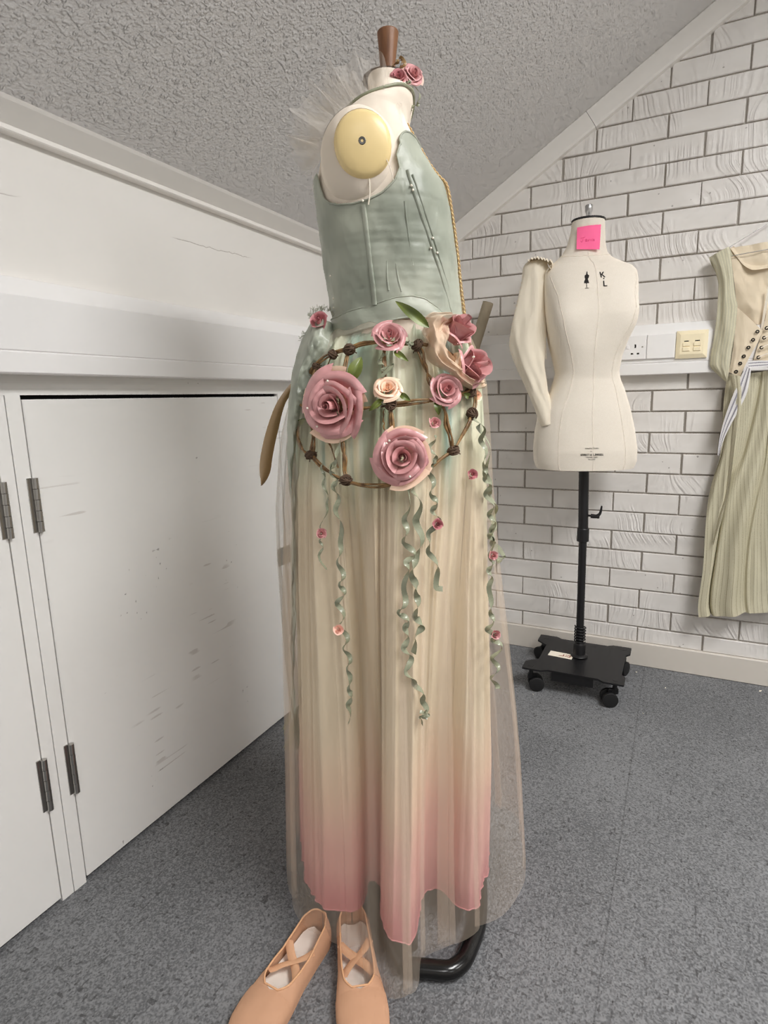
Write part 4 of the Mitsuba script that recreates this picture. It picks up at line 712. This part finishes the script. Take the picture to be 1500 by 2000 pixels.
# ---------------------------------------------------------------- ballet slippers
def slipper(heel, toe, W, lab, sd):
    k = num('ballet_slipper'); tag(k, lab, 'ballet slipper'); h, t = np.array(heel), np.array(toe); d = t - h; Ln = np.linalg.norm(d); d /= Ln; sv = np.array([d[1], -d[0]])
    def wpt(x, y, z): q = h + d * x * Ln + sv * y; return L(np.array([q[0], q[1], z]))
    xs = np.r_[0, .004, .015, .03, .05, np.linspace(.08, .92, 44), .95, .97, .985, .996, 1.0]
    half = lambda x: W / 2 * np.interp(x, [0, .004, .015, .03, .05, .1, .25, .45, .65, .75, .85, .92, .96, .985, .996, 1], [.02, .22, .40, .52, .62, .72, .74, .80, .98, 1.0, .94, .80, .62, .40, .22, .02])
    hgt = lambda x: np.interp(x, [0, .02, .06, .15, .35, .55, .7, .85, .95, 1], [.046, .052, .052, .046, .034, .036, .036, .030, .022, .010])
    opn = lambda x: np.interp(x, [0, .02, .05, .12, .3, .45, .56, .60, .63, .645, 1], [0.3, .5, .62, .78, .84, .82, .66, .48, .25, .0, .0])   # half-width of the opening
    side = {-1: [], 1: []}
    for x in xs:
        w, hh, o = half(x), hgt(x), opn(x)
        for s_ in (-1, 1):
            th0 = math.acos(min(1, o)) if o > 0 else math.pi / 2
            row = []
            for q in np.linspace(0, 1, 16):
                th = th0 * q; y = w * abs(math.cos(th)) ** .8 * (1 + .10 * math.sin(min(th * 3.0, math.pi))); z = .004 + hh * math.sin(th) ** .75 if th > 0 else .004
                if o > 0: z = .004 + (hh) * (q ** .8); y = w * (1 + .06 * math.sin(math.pi * q)) * (1 - q ** 3) + w * (o * .92 + .08) * q ** 3
                row.append(wpt(x, s_ * y, z))
            side[s_].append(row)
    a, b = np.array(side[1]), np.array(side[-1]); put(k + '__upper', join(grid(a), grid(b[:, ::-1])), 'slipper_canvas', smooth=True)
    sole = np.array([[wpt(x, half(x) * q, .002 + .0 * q) for q in np.linspace(-1, 1, 9)] for x in xs]); put(k + '__sole', join(grid(sole), grid(np.stack([a[:, 0], np.array([wpt(x, half(x) * .98, 0) for x in xs])], 1)), grid(np.stack([b[:, 0], np.array([wpt(x, -half(x) * .98, 0) for x in xs])], 1))), 'slipper_canvas', smooth=40)
    ins = np.array([[wpt(x * .97 + .012, half(x) * .93 * q, .0075 + .006 * q * q) for q in np.linspace(-1, 1, 11)] for x in xs[2:-2]]); put(k + '__insole', grid(ins), 'slipper_lining', smooth=True, label='white lining')
    ii = [i for i, x in enumerate(xs) if x <= .645]
    rim_ = np.vstack([a[ii, -1], b[ii[::-1], -1]]); put(k + '__binding', tube(np.vstack([rim_, rim_[:1]]), .0018, 7, caps=False), 'slipper_binding', smooth=True)
    for s_ in (-1, 1):
        p = np.array([wpt(.28, s_ * half(.28) * .86, .036), wpt(.34, s_ * half(.3) * .4, .030), wpt(.40, -s_ * half(.4) * .2, .026), wpt(.47, -s_ * half(.47) * .62, .026), wpt(.53, -s_ * half(.53) * .74, .033)]); c = smooth_path(p, 26); e = np.gradient(c, axis=0); e /= np.linalg.norm(e, axis=1, keepdims=True); up = np.array([0, 0, 1.0]); r_ = np.cross(e, up); r_ /= np.linalg.norm(r_, axis=1, keepdims=True)
        wv = .006 * np.sin(np.linspace(0, 3, 26))[:, None]
        put(num(k + '__elastic_strap'), grid(np.stack([c - r_ * .0075 + up * (s_ * .001) + up * wv * .4, c + up * .003 + up * wv * .3, c + r_ * .0075 + up * (s_ * .001) - up * wv * .4], 1)), 'elastic', smooth=60, label='crossed elastic strap')
slipper((-.176, .150), (-.290, .382), .088, 'left ballet slipper of the tan pair, unveiled, its white lining showing', 1)
slipper((-.120, .132), (-.074, .388), .088, 'right ballet slipper of the tan pair, its heel veiled by the tulle hem', 2)

# ---------------------------------------------------------------- THE BARE FORM ON CASTORS. Local frame: s to the right of the photo, t towards the camera, z up
A2 = np.array([0.8446, -0.2296, 0.0]); S2 = np.array([0.9913, 0.1317, 0.0]); T2 = np.array([0.1317, -0.9913, 0.0])
def L2(q):
    q = np.asarray(q, float); return A2 + q[..., 0:1] * S2 + q[..., 1:2] * T2 + q[..., 2:3] * np.array([0, 0, 1.0])
STAND = num('dress_form'); tag(STAND, 'bare cream canvas dress form on a black castor stand, one calico sleeve pinned on', 'dress form')
# (z, left, right)
BODY = [(1.6005, -0.0782, 0.0245), (1.5649, -0.0834, 0.0276), (1.526, -0.0934, 0.0309), (1.5011, -0.1073, 0.0383), (1.4854, -0.1248, 0.0546), (1.4721, -0.141, 0.0832), (1.4586, -0.1573, 0.1177), (1.4423, -0.1652, 0.1338), (1.4134, -0.1661, 0.1383), (1.365, -0.1648, 0.1378), (1.3161, -0.1601, 0.1388), (1.267, -0.1536, 0.129), (1.2209, -0.1438, 0.111), (1.1674, -0.1287, 0.0947), (1.12, -0.1171, 0.089), (1.0911, -0.1247, 0.0967), (1.0655, -0.1343, 0.1091), (0.9967, -0.1688, 0.1332), (0.9268, -0.1829, 0.1511), (0.8649, -0.1867, 0.1623), (0.8204, -0.1839, 0.163), (0.7989, -0.1744, 0.1544)]
BZ = [r[0] for r in BODY][::-1]; BL_, BR_ = [r[1] for r in BODY][::-1], [r[2] for r in BODY][::-1]
ROT = math.radians(17)
def body(phi, z, off=0.0):
    """phi = 90 deg is the centre front, which is turned ROT towards the right of the photo"""
    a0, a1 = np.interp(z, BZ, BL_), np.interp(z, BZ, BR_); a = (a1 - a0) / 2
    b = np.interp(z, [.80, .86, 1.0, 1.1, 1.2, 1.3, 1.38, 1.42, 1.45, 1.47, 1.5, 1.6], [.122, .128, .115, .094, .112, .112, .098, .08, .066, .054, .048, .046])
    d = np.abs(np.angle(np.exp(1j * (phi - np.pi / 2)))); bust = .026 * np.exp(-((z - 1.285) / .075) ** 2) * np.exp(-((d - .62) / .42) ** 2)
    c, s = np.cos(phi), np.sin(phi); e = 2 / np.interp(z, [.8, 1.4, 1.45, 1.6], [2.35, 2.5, 2.1, 2.0])
    x, y = (a + off + bust) * np.sign(c) * np.abs(c) ** e, (b + off + bust) * np.sign(s) * np.abs(s) ** e
    k = ROT; return np.stack([(a0 + a1) / 2 + x * math.cos(k) + y * math.sin(k) * .8, y * math.cos(k) - x * math.sin(k) * .8, z + 0 * phi], -1)
ph = np.linspace(0, 2 * np.pi, 128, endpoint=False); zs = np.r_[np.linspace(BZ[0], 1.40, 70), np.linspace(1.405, BZ[-1], 50)]
P = np.array([body(ph, np.full(128, z)) for z in zs]); bot = P[:1] * 1.0; cen = P[0].mean(0); lo = np.array([cen + (P[0] - cen) * q - [0, 0, .006 * (1 - q)] for q in (.0, .5, .93)])
put(STAND + '__torso', grid(L2(np.vstack([lo, P])), cv=True), 'canvas', smooth=60)
def seam(key, f_phi, z0, z1, w=.0007):
    z = np.linspace(z0, z1, 90); p = np.array([body(np.array([f_phi(q)]), np.array([q]), .0006)[0] for q in z]); put(num(key), tube(L2(p), w, 6), 'canvas', smooth=True)
H = np.pi / 2
seam(STAND + '__seam', lambda z: H, .80, 1.50)
for s_ in (-1, 1):
    seam(STAND + '__seam', lambda z: H + s_ * np.interp(z, [.80, .95, 1.12, 1.29, 1.36, 1.43], [.62, .60, .55, .62, .78, 1.12]), .80, 1.43)
z = np.linspace(0, 2 * np.pi, 90); put(num(STAND + '__seam'), tube(L2(np.array([body(np.array([a]), np.array([1.497 - .012 * math.sin(a)]), .0006)[0] for a in z])), .0008, 6, caps=False), 'seam_thread', smooth=True)
top = P[-1]; c = top.mean(0)
put(STAND + '__neck_cap', grid(L2(np.array([[c + (p - c) * q + [0, 0, h] for p in top] for q, h in ((.98, -.002), (1.05, .0), (1.06, .003), (1.02, .005), (.5, .0062), (.01, .0065))])), cv=True), 'black_metal', smooth=40)
kn = [[(c[0] + r_ * math.cos(t), c[1] + r_ * math.sin(t), c[2] + h) for t in np.linspace(0, 2 * np.pi, 24, endpoint=False)] for r_, h in ((.008, .005), (.0085, .010), (.0065, .013), (.0085, .022), (.0118, .031), (.0122, .046), (.0112, .0485), (.0001, .049))]
put(STAND + '__knob', grid(L2(np.array(kn)), cv=True), 'chrome', smooth=35, label='chrome neck knob')
# post, sleeve collar, clamp lever, spring
put(STAND + '__post', join(tube(L2(np.array([(-.004, 0, .57), (-.010, 0, .80)])), .0170, 20), tube(L2(np.array([(0, 0, .09), (-.004, 0, .58)])), .0135, 20)), 'black_metal', smooth=40)
put(STAND + '__collar', grid(L2(np.array([[(-.004 + r_ * math.cos(t), r_ * math.sin(t), h) for t in np.linspace(0, 2 * np.pi, 24, endpoint=False)] for r_, h in ((.013, .532), (.0205, .533), (.0205, .578), (.0185, .581), (.013, .582))])), cv=True), 'black_metal', smooth=30)
put(STAND + '__clamp_lever', join(tube(L2(np.array([(.010, .002, .627), (.022, .004, .627)])), .0035, 10), tube(L2(np.array([(.020, .004, .626), (.048, .008, .625)])), np.array([.0075, .0065]), 14), tube(L2(smooth_path([(.040, .008, .628), (.049, .008, .636), (.053, .008, .652), (.054, .008, .664)], 16)), np.linspace(.0055, .0028, 16), 10)), 'black_metal', smooth=50, label='black clamping lever')
a = np.linspace(0, 2 * np.pi * 5.5, 180); put(STAND + '__spring', tube(L2(np.stack([.0185 * np.cos(a), .0185 * np.sin(a), .150 + .062 * a / a[-1]], -1)), .0026, 6), 'black_metal', smooth=True)
put(STAND + '__socket', lathe([(.030, .096), (.028, .1), (.0215, .104), (.0215, .140), (.017, .148), (.013, .15)], 28, A2), 'black_metal', smooth=30)
# base plate: a folded steel plate with cut-in corners, square to the wall
from shapely.geometry import Polygon, box as sbox
BX0, BX1, BY0, BY1 = .673, 1.014, -.402, -.076
out = Polygon([(BX0, BY0), (BX0 + .065, BY0), (BX0 + .085, BY0 + .014), (BX1 - .085, BY0 + .014), (BX1 - .065, BY0), (BX1, BY0), (BX1, BY0 + .060), (BX1 - .014, BY0 + .078), (BX1 - .014, BY1 - .078), (BX1, BY1 - .060), (BX1, BY1), (BX1 - .065, BY1), (BX1 - .085, BY1 - .014), (BX0 + .085, BY1 - .014), (BX0 + .065, BY1), (BX0, BY1), (BX0, BY1 - .060), (BX0 + .040, BY1 - .095), (BX0 + .040, BY0 + .095), (BX0, BY0 + .060)])
pl = trimesh.creation.extrude_polygon(out.buffer(-.003).buffer(.003), .006, engine='earcut'); pl.apply_translation([0, 0, .086])
put(STAND + '__base_plate', join(pl, box(BX0 + .10, BX1 - .10, BY0 + .018, BY0 + .024, .052, .087, .001), box(BX0 + .10, BX1 - .10, BY1 - .024, BY1 - .018, .052, .087, .001)), 'black_metal', smooth=30)
put(STAND + '__sticker', move(box(-.052, .035, -.022, .022, .0921, .0926), rot((0, 0, 1), -4), (.790, -.245, 0)), 'seam_thread', label='worn paper sticker')
for i, (x0, x1, y0, y1) in enumerate(((-.03, -.012, -.010, -.006), (-.016, -.012, -.010, .008), (-.008, .012, .004, .008), (.008, .012, -.010, .008), (-.008, .012, -.010, -.006))): put(num(STAND + '__sticker__print'), move(box(x0, x1, y0, y1, .0926, .0929), rot((0, 0, 1), -4), (.805, -.245, 0)), 'sticky_pink' if i == 9 else 'russet')
q = np.random.RandomState(4)
for cx, cy, ang in ((.700, -.372, 20), (.984, -.372, 200), (.990, -.100, 250), (.700, -.106, 150)):
    k = num(STAND + '__castor'); M = rot((0, 0, 1), ang); o = np.array([cx, cy, 0])
    tag(k, 'black twin-wheel castor')
    put(k + '__stem', join(move(lathe([(.0001, .0926), (.010, .0926), (.010, .087), (.0075, .086), (.0075, .058)], 14), None, o), move(box(-.012, .022, -.006, .006, .040, .062, .003), M, o)), 'black_metal', smooth=35)
    for s_ in (-1, 1):
        w = lathe([(.0001, -.0075), (.011, -.0078), (.0130, -.0068), (.0235, -.0068), (.0262, -.0050), (.0262, .0050), (.0235, .0068), (.0001, .0068)], 26); v = w[0][:, [0, 2, 1]] + [.018, s_ * .0165, .0262]; put(num(k + '__wheel'), move((v, w[1]), M, o), 'castor_rubber', smooth=35)
# stamps on the canvas: the maker's mark, conforming to the curved front
def stamp(key, mesh, phi0, z0, off=.0009, bsdf='stamp_ink'):
    m = mesh.subdivide_to_size(.004) if hasattr(mesh, 'subdivide_to_size') else trimesh.Trimesh(*mesh, process=False).subdivide_to_size(.004)
    v = np.asarray(m.vertices); r = np.linalg.norm(body(np.array([phi0 + .02]), np.array([z0]))[0] - body(np.array([phi0 - .02]), np.array([z0]))[0]) / .04
    p = np.array([body(np.array([phi0 - x / r]), np.array([z0 + y]), off + d)[0] for x, y, d in v]); put(key, (L2(p), m.faces), bsdf)
def txt(t, h, bold=False):
    m = meshkit.text_mesh(t, h, .0003, bold); v = np.asarray(m.vertices); m.vertices = v - [v[:, 0].mean() * 0 + (v[:, 0].min() + v[:, 0].max()) / 2, 0, 0]; return m
k = STAND + '__stamp'; tag(k, 'printed maker mark: a little dress form and the letters K and L')
stamp(num(k + '__letter'), txt('K', .017, True), H - .085, 1.4107); stamp(num(k + '__letter'), txt('L', .017, True), H - .10, 1.3813); stamp(num(k + '__letter'), txt('\u00b7', .014, True), H - .09, 1.3998)
fig = Polygon([(-.002, .030), (.002, .030), (.0025, .026), (.007, .023), (.0062, .016), (.0035, .011), (.006, .006), (.0075, -.002), (-.0075, -.002), (-.006, .006), (-.0035, .011), (-.0062, .016), (-.007, .023), (-.0025, .026)]).union(sbox(-.0007, -.018, .0007, -.002)).union(sbox(-.006, -.0192, .006, -.018)).union(sbox(-.0016, .0305, .0016, .035))
for g in getattr(fig, 'geoms', [fig]): stamp(num(k + '__figure'), trimesh.creation.extrude_polygon(g, .0003, engine='earcut'), H + .15, 1.3958)
k = STAND + '__print'; tag(k, 'small printed maker lettering near the lower edge')
for t, h, zz, b in (('MANUFACTURED', .0042, .872, False), ('BY', .0034, .863, False), ('KENNETT & LINDSELL', .0062, .8505, True), ('ROMFORD ESSEX', .0036, .843, False), ('ENGLAND', .0034, .836, False)): stamp(num(k + '__line'), txt(t, h, b), H + .02, zz)
# sticky note on the neck
k = num('sticky_note'); tag(k, 'bright pink square sticky note stuck on the neck of the bare dress form', 'sticky note')
c0, c1 = np.array([st_ for st_ in (0.0,)]), None
SN = [[-0.0601, 1.5733], [0.0121, 1.576], [0.0108, 1.5003], [-0.0592, 1.5056]]
def note_t(s, z): p = body(np.linspace(.05, np.pi - .05, 200), np.full(200, z), .002); return np.interp(s, p[::-1, 0], p[::-1, 1])
rows = []
for v_ in np.linspace(0, 1, 16):
    l, r = np.array(SN[0]) + (np.array(SN[3]) - np.array(SN[0])) * v_, np.array(SN[1]) + (np.array(SN[2]) - np.array(SN[1])) * v_
    rows.append([(lambda q: (q[0], note_t(q[0], q[1]) * .6 + .4 * .052 + .006 * v_ ** 3 * abs(2 * u_ - 1) + .0015, q[1]))(l + (r - l) * u_) for u_ in np.linspace(0, 1, 14)])
N = np.array(rows); put(k + '__sheet', grid(L2(N)), 'sticky_pink', smooth=True)
def on_note(u_, v_): i, j = v_ * 15, u_ * 13; a_, b_ = int(min(i, 14)), int(min(j, 12)); return N[a_, b_] + (N[a_ + 1, b_] - N[a_, b_]) * (i - a_) + (N[a_, b_ + 1] - N[a_, b_]) * (j - b_) + [0, .0006, 0]
for st_ in ([(.28, .50), (.27, .62), (.22, .68), (.17, .63)], [(.36, .62), (.40, .56), (.44, .58), (.44, .66), (.38, .66), (.40, .60), (.46, .66)], [(.50, .58), (.51, .66), (.53, .60), (.57, .57), (.59, .66)], [(.72, .58), (.66, .58), (.65, .65), (.71, .65), (.73, .57), (.75, .66)], [(.17, .52), (.30, .48), (.36, .47)]):
    put(num(k + '__handwriting'), tube(L2(smooth_path(np.array([on_note(*q) for q in st_]), 24)), .00045, 5), 'pen_line', smooth=True)
# calico sleeve pinned to the shoulder
k = num('sleeve'); tag(k, 'full cream calico toile sleeve pinned to the shoulder of the bare dress form', 'sleeve')
SR = [((-0.2054, 1.492), (-0.1657, 1.4915)), ((-0.2219, 1.4839), (-0.1522, 1.4775)), ((-0.2299, 1.4668), (-0.1483, 1.4548)), ((-0.2327, 1.4394), (-0.1491, 1.4275)), ((-0.2436, 1.3861), (-0.1509, 1.3709)), ((-0.2562, 1.3288), (-0.151, 1.3136)), ((-0.264, 1.2789), (-0.1513, 1.2639)), ((-0.2649, 1.228), (-0.1516, 1.2121)), ((-0.2553, 1.1813), (-0.1487, 1.1681)), ((-0.2407, 1.1445), (-0.1461, 1.134)), ((-0.2208, 1.1057), (-0.1418, 1.0997)), ((-0.2008, 1.0617), (-0.1357, 1.0652)), ((-0.1807, 1.0176), (-0.1211, 1.0286)), ((-0.166, 0.9788), (-0.1099, 0.9937)), ((-0.1531, 0.9487), (-0.1022, 0.964)), ((-0.1495, 0.9434), (-0.1003, 0.9587))]
rows = []; n = 72; ang = np.linspace(0, 2 * np.pi, n, endpoint=False)
SRa = smooth_path(np.array([[*a, *b] for a, b in SR]), 80)
for i, r in enumerate(SRa):
    a, b = r[:2], r[2:]; c = (a + b) / 2; h = (b - a) / 2; q = i / 79; hw = np.linalg.norm(h); dep = hw * np.interp(q, [0, .1, .3, .6, 1], [.8, .9, .85, .9, .95])
    wob = 1 + np.interp(q, [0, .1, .6, .75, 1], [.03, .06, .08, .06, .02]) * np.sin(5 * ang + 2.2 * np.sin(q * 6)) + .045 * np.sin(9 * ang + q * 14) * np.interp(q, [.4, .65, .8, 1], [.4, 1, .8, .1])
    tc = np.interp(q, [0, .3, .7, 1], [.012, .03, .055, .085])
    rows.append([(c[0] + h[0] * math.cos(t) * w, tc + dep * math.sin(t) * w, c[1] + h[1] * math.cos(t) * w) for t, w in zip(ang, wob)])
rows = np.array(rows); c0 = rows[0].mean(0) + [0, 0, .004]; rows = np.concatenate([np.array([c0 + (rows[0] - c0) * q for q in (.02, .5, .85)]), rows, [rows[-1] + (rows[-1].mean(0) - rows[-1]) * .06 + [0, 0, .003], rows[-4] + (rows[-4].mean(0) - rows[-4]) * .10]])
put(k + '__tube', grid(L2(rows), cv=True), 'calico', smooth=True)
SC = [(-0.2132, 1.4792), (-0.1887, 1.4881), (-0.1673, 1.4845), (-0.1476, 1.4764), (-0.1345, 1.472), (-0.1325, 1.4592), (-0.1435, 1.4475), (-0.1496, 1.4321)]
cap_ = smooth_path(np.array(SC), 60); rows = []
for j_, w in enumerate(np.linspace(-1, 1, 9)):
    rows.append(np.stack([cap_[:, 0], .035 + .030 * w + .004 * np.sin(np.arange(60) * .9 + w), cap_[:, 1] + .010 * (1 - w * w) + .003 * np.sin(np.arange(60) * 1.3)], -1))
put(k + '__gathered_head', grid(L2(np.array(rows))), 'calico', smooth=True)
pnt = np.array([(_a, _b) for _a, _b in [(-0.1485, 1.4181), (-0.1478, 1.3308), (-0.1467, 1.234), (-0.1433, 1.1683)]]); put(k + '__seam', tube(L2(np.stack([pnt[:, 0] - .002, np.array([.030, .036, .04, .045]), pnt[:, 1]], -1)), .0012, 6), 'seam_thread', smooth=True)

# ---------------------------------------------------------------- garments hanging on the brick wall (x along the wall, z up, y = - distance from the wall)
def W(l, d): return [(x, -dd, z) for (x, z), dd in zip(l, d if hasattr(d, '__len__') else [d] * len(l))]
def fold(amp, k, sd, bul=0.0):
    def fn(U, V):
        o = np.zeros(U.shape + (3,)); nz = meshkit.fbm(np.stack([U * k, V * k * .5, 0 * U + sd], -1), 3, sd) - .5; o[..., 1] = -amp * nz * 2 - bul * np.sin(np.pi * U); return o
    return fn
STY = num('corset'); tag(STY, 'cream laced corset with pale striped shoulder panel hanging on the brick wall', 'corset')
(v, f), uv = strip(W([(1.1785, 1.4787), (1.1961, 1.4371), (1.2102, 1.3848), (1.2116, 1.3043), (1.2086, 1.2228), (1.2027, 1.1568), (1.2026, 1.1368), (1.2293, 1.1021), (1.255, 1.0777)], .060), W([(1.2319, 1.5034), (1.2409, 1.4603), (1.2509, 1.4044), (1.2609, 1.3481), (1.2692, 1.3155), (1.2683, 1.2514), (1.2628, 1.1703), (1.2607, 1.1209), (1.2581, 1.076)], .070), 16, 60, fold(.010, 5, 1, .014)); put(STY + '__side_panel', (v, f), 'striped_panel', smooth=True, uv=uv, label='green and cream striped panel')
(v, f), uv = strip(W([(1.1758, 1.4793), (1.19, 1.4871), (1.21, 1.4941), (1.2322, 1.5069)], .05), W([(1.1985, 1.4306), (1.2076, 1.4471), (1.2182, 1.4616), (1.246, 1.4772)], .055), 8, 16, fold(.008, 4, 3)); put(STY + '__shoulder_fold', (v, f), 'striped_panel', smooth=True, uv=uv)
(v, f), uv = strip(W([(1.2346, 1.5065), (1.2516, 1.4162), (1.2665, 1.3348), (1.2713, 1.273)], .034), W([(1.5239, 1.5198), (1.5327, 1.4307), (1.5416, 1.3404), (1.5422, 1.2032)], .034), 40, 30, fold(.022, 5, 6)); put(STY + '__lining', (v, f), 'lining_cream', smooth=True, label='cream lining')
(v, f), uv = strip(W([(1.2354, 1.5034), (1.2578, 1.4726), (1.2829, 1.4417), (1.3094, 1.4278), (1.3454, 1.43), (1.4249, 1.4481)], .045), W([(1.2462, 1.5114), (1.2654, 1.4841), (1.2874, 1.4567), (1.3109, 1.4447), (1.3441, 1.4455), (1.426, 1.4645)], .030), 6, 30, fold(.004, 9, 2)); put(STY + '__neck_edge', (v, f), 'lining_cream', smooth=True)
(v, f), uv = strip(W([(1.2677, 1.3156), (1.2685, 1.2675), (1.2658, 1.1701), (1.2601, 1.1093)], .066), W([(1.3452, 1.2363), (1.34, 1.2144), (1.3137, 1.1513), (1.2923, 1.0914)], .066), 14, 24, fold(.006, 4, 9, .004)); put(STY + '__lacing_panel', (v, f), 'lining_cream', smooth=True)
(v, f), uv = strip(W([(1.3493, 1.3709), (1.3433, 1.2934), (1.3393, 1.2224)], .055), W([(1.3576, 1.3701), (1.3503, 1.2929), (1.3464, 1.2219)], .058), 6, 20); put(STY + '__boned_edge', (v, f), 'seam_thread', smooth=True)
(v, f), uv = strip(W([(1.3545, 1.3082), (1.3443, 1.23), (1.3288, 1.1424), (1.3409, 1.1337)], .060), W([(1.5432, 1.277), (1.5378, 1.2016), (1.5199, 1.1176), (1.5075, 1.1103)], .060), 20, 24, fold(.006, 4, 13)); put(STY + '__lacing_panel_001', (v, f), 'lining_cream', smooth=True)
EY = [(1.3306, 1.2335), (1.3206, 1.2086), (1.3096, 1.1851), (1.2989, 1.1582), (1.2905, 1.1357), (1.2808, 1.1099)]
for x, z in EY: put(num(STY + '__eyelet'), (lambda m: (np.asarray(m.vertices) @ rot((1, 0, 0), 90).T + [x, -.073, z], m.faces))(trimesh.creation.torus(.0042, .0016, major_sections=14, minor_sections=8)), 'dark_slot', smooth=True)
E2 = [(1.355, 1.2429), (1.3505, 1.2131), (1.346, 1.183), (1.34, 1.1528)]
for i, (x, z) in enumerate(E2):
    put(num(STY + '__eyelet'), (lambda m: (np.asarray(m.vertices) @ rot((1, 0, 0), 90).T + [x, -.073, z], m.faces))(trimesh.creation.torus(.0042, .0016, major_sections=14, minor_sections=8)), 'dark_slot', smooth=True)
    put(num(STY + '__lace'), tube(np.array([(x, -.076, z), (x + .05, -.079, z + .022), (x + .1, -.076, z + .03)]), .0020, 8), 'seam_thread', smooth=True)
SKW = num('hanging_skirt'); tag(SKW, 'long pale green pinstriped skirt with a grey striped waist tape hanging on the brick wall', 'skirt')
le, ri = [(1.262, 1.0957), (1.253, 0.9356), (1.25, 0.8317), (1.2401, 0.7342), (1.2359, 0.5947), (1.2301, 0.4493), (1.2212, 0.2953), (1.2272, 0.2553)], [(1.4517, 1.1203), (1.482, 0.9352), (1.4938, 0.8369), (1.507, 0.7372), (1.5248, 0.6194), (1.5497, 0.5004), (1.5758, 0.3713), (1.5827, 0.3276)]
def sk(U, V):
    o = np.zeros(U.shape + (3,)); w = .35 + .65 * V; k = U * 3.6 + .9 * V * (1 - U) + .25 * np.sin(3 * V) + .9 * (meshkit.noise(np.stack([U * 6, V * 1.2, 0 * U], -1), 8) - .5)
    o[..., 1] = -.018 * w * np.cos(2 * np.pi * k) - .012 - .008 * w * np.cos(2 * np.pi * k * 2.3 + 1); o[..., 0] = .012 * w * np.sin(2 * np.pi * k); o[..., 2] = .004 * np.sin(2 * np.pi * k) * V; return o
(v, f), uv = strip(W(le, np.linspace(.040, .075, 8)), W(ri, np.linspace(.040, .075, 8)), 170, 70, sk); put(SKW + '__front', (v, f), 'striped_cotton', smooth=True, uv=uv)
le2, ri2 = [(1.3104, 1.0947), (1.3363, 0.8992), (1.3693, 0.6362), (1.396, 0.4562), (1.4144, 0.3615)], [(1.5116, 1.1191), (1.5458, 0.9004), (1.5835, 0.65), (1.6149, 0.4968), (1.6326, 0.4283)]
(v, f), uv = strip(W(le2, .022), W(ri2, .022), 60, 40, fold(.010, 7, 5)); put(SKW + '__back', (v, f), 'striped_cotton', smooth=True, uv=uv)
fo1, fo2 = [(1.2602, 1.1035), (1.2807, 0.987), (1.2821, 0.8515), (1.2806, 0.7124), (1.2658, 0.6225), (1.2539, 0.5309)], [(1.2929, 1.0941), (1.3012, 0.9867), (1.2927, 0.8688), (1.2883, 0.7303), (1.275, 0.6232), (1.2561, 0.5219)]
(v, f), uv = strip(W(fo1, .088), W(fo2, [.098, .105, .11, .112, .108, .1]), 12, 50, fold(.006, 4, 15, .008)); uv = uv * [.12, 1]; put(SKW + '__turned_fold', (v, f), 'striped_cotton', smooth=True, uv=uv)
(v, f), uv = strip(W([(1.3047, 1.1261), (1.2861, 1.0697), (1.2677, 1.0039), (1.2534, 0.9366), (1.2469, 0.8819), (1.2457, 0.837)], .100), W([(1.3199, 1.1141), (1.3162, 1.0524), (1.2931, 0.9785), (1.2734, 0.9281), (1.259, 0.882), (1.2505, 0.8336)], .104), 10, 40, fold(.004, 4, 21)); put(SKW + '__waist_tape', (v, f), 'waist_tape', smooth=True, uv=uv, label='white and grey striped waist tape')
(v, f), uv = strip(W([(1.3107, 1.1404), (1.3374, 1.1423), (1.3654, 1.1409), (1.4988, 1.1498)], .094), W([(1.3138, 1.1192), (1.3392, 1.1197), (1.367, 1.1217), (1.5005, 1.1313)], .096), 10, 30); put(SKW + '__waist_tape_001', (v, f), 'waist_tape', smooth=True, uv=uv, label='white and grey striped waist tape')
HG = num('hanging_line'); tag(HG, 'thin grey hanging cord holding the corset up on the brick wall', 'cord')
HK = [(1.462, 1.6433), (1.2351, 1.5066), (1.2431, 1.4775), (1.4757, 1.4979)]
put(HG + '__cord', join(tube(np.array([(HK[0][0], -.012, HK[0][1]), (HK[1][0], -.052, HK[1][1])]), .0013, 8), tube(np.array([(HK[2][0], -.052, HK[2][1]), (HK[3][0], -.040, HK[3][1])]), .0013, 8)), 'steel', smooth=True)
put(HG + '__wall_hook', join(tube(smooth_path(np.array([(HK[0][0], .002, HK[0][1] + .01), (HK[0][0], -.018, HK[0][1] + .006), (HK[0][0], -.024, HK[0][1] - .004), (HK[0][0], -.016, HK[0][1] - .008)]), 16), .003, 8)), 'steel', smooth=True)
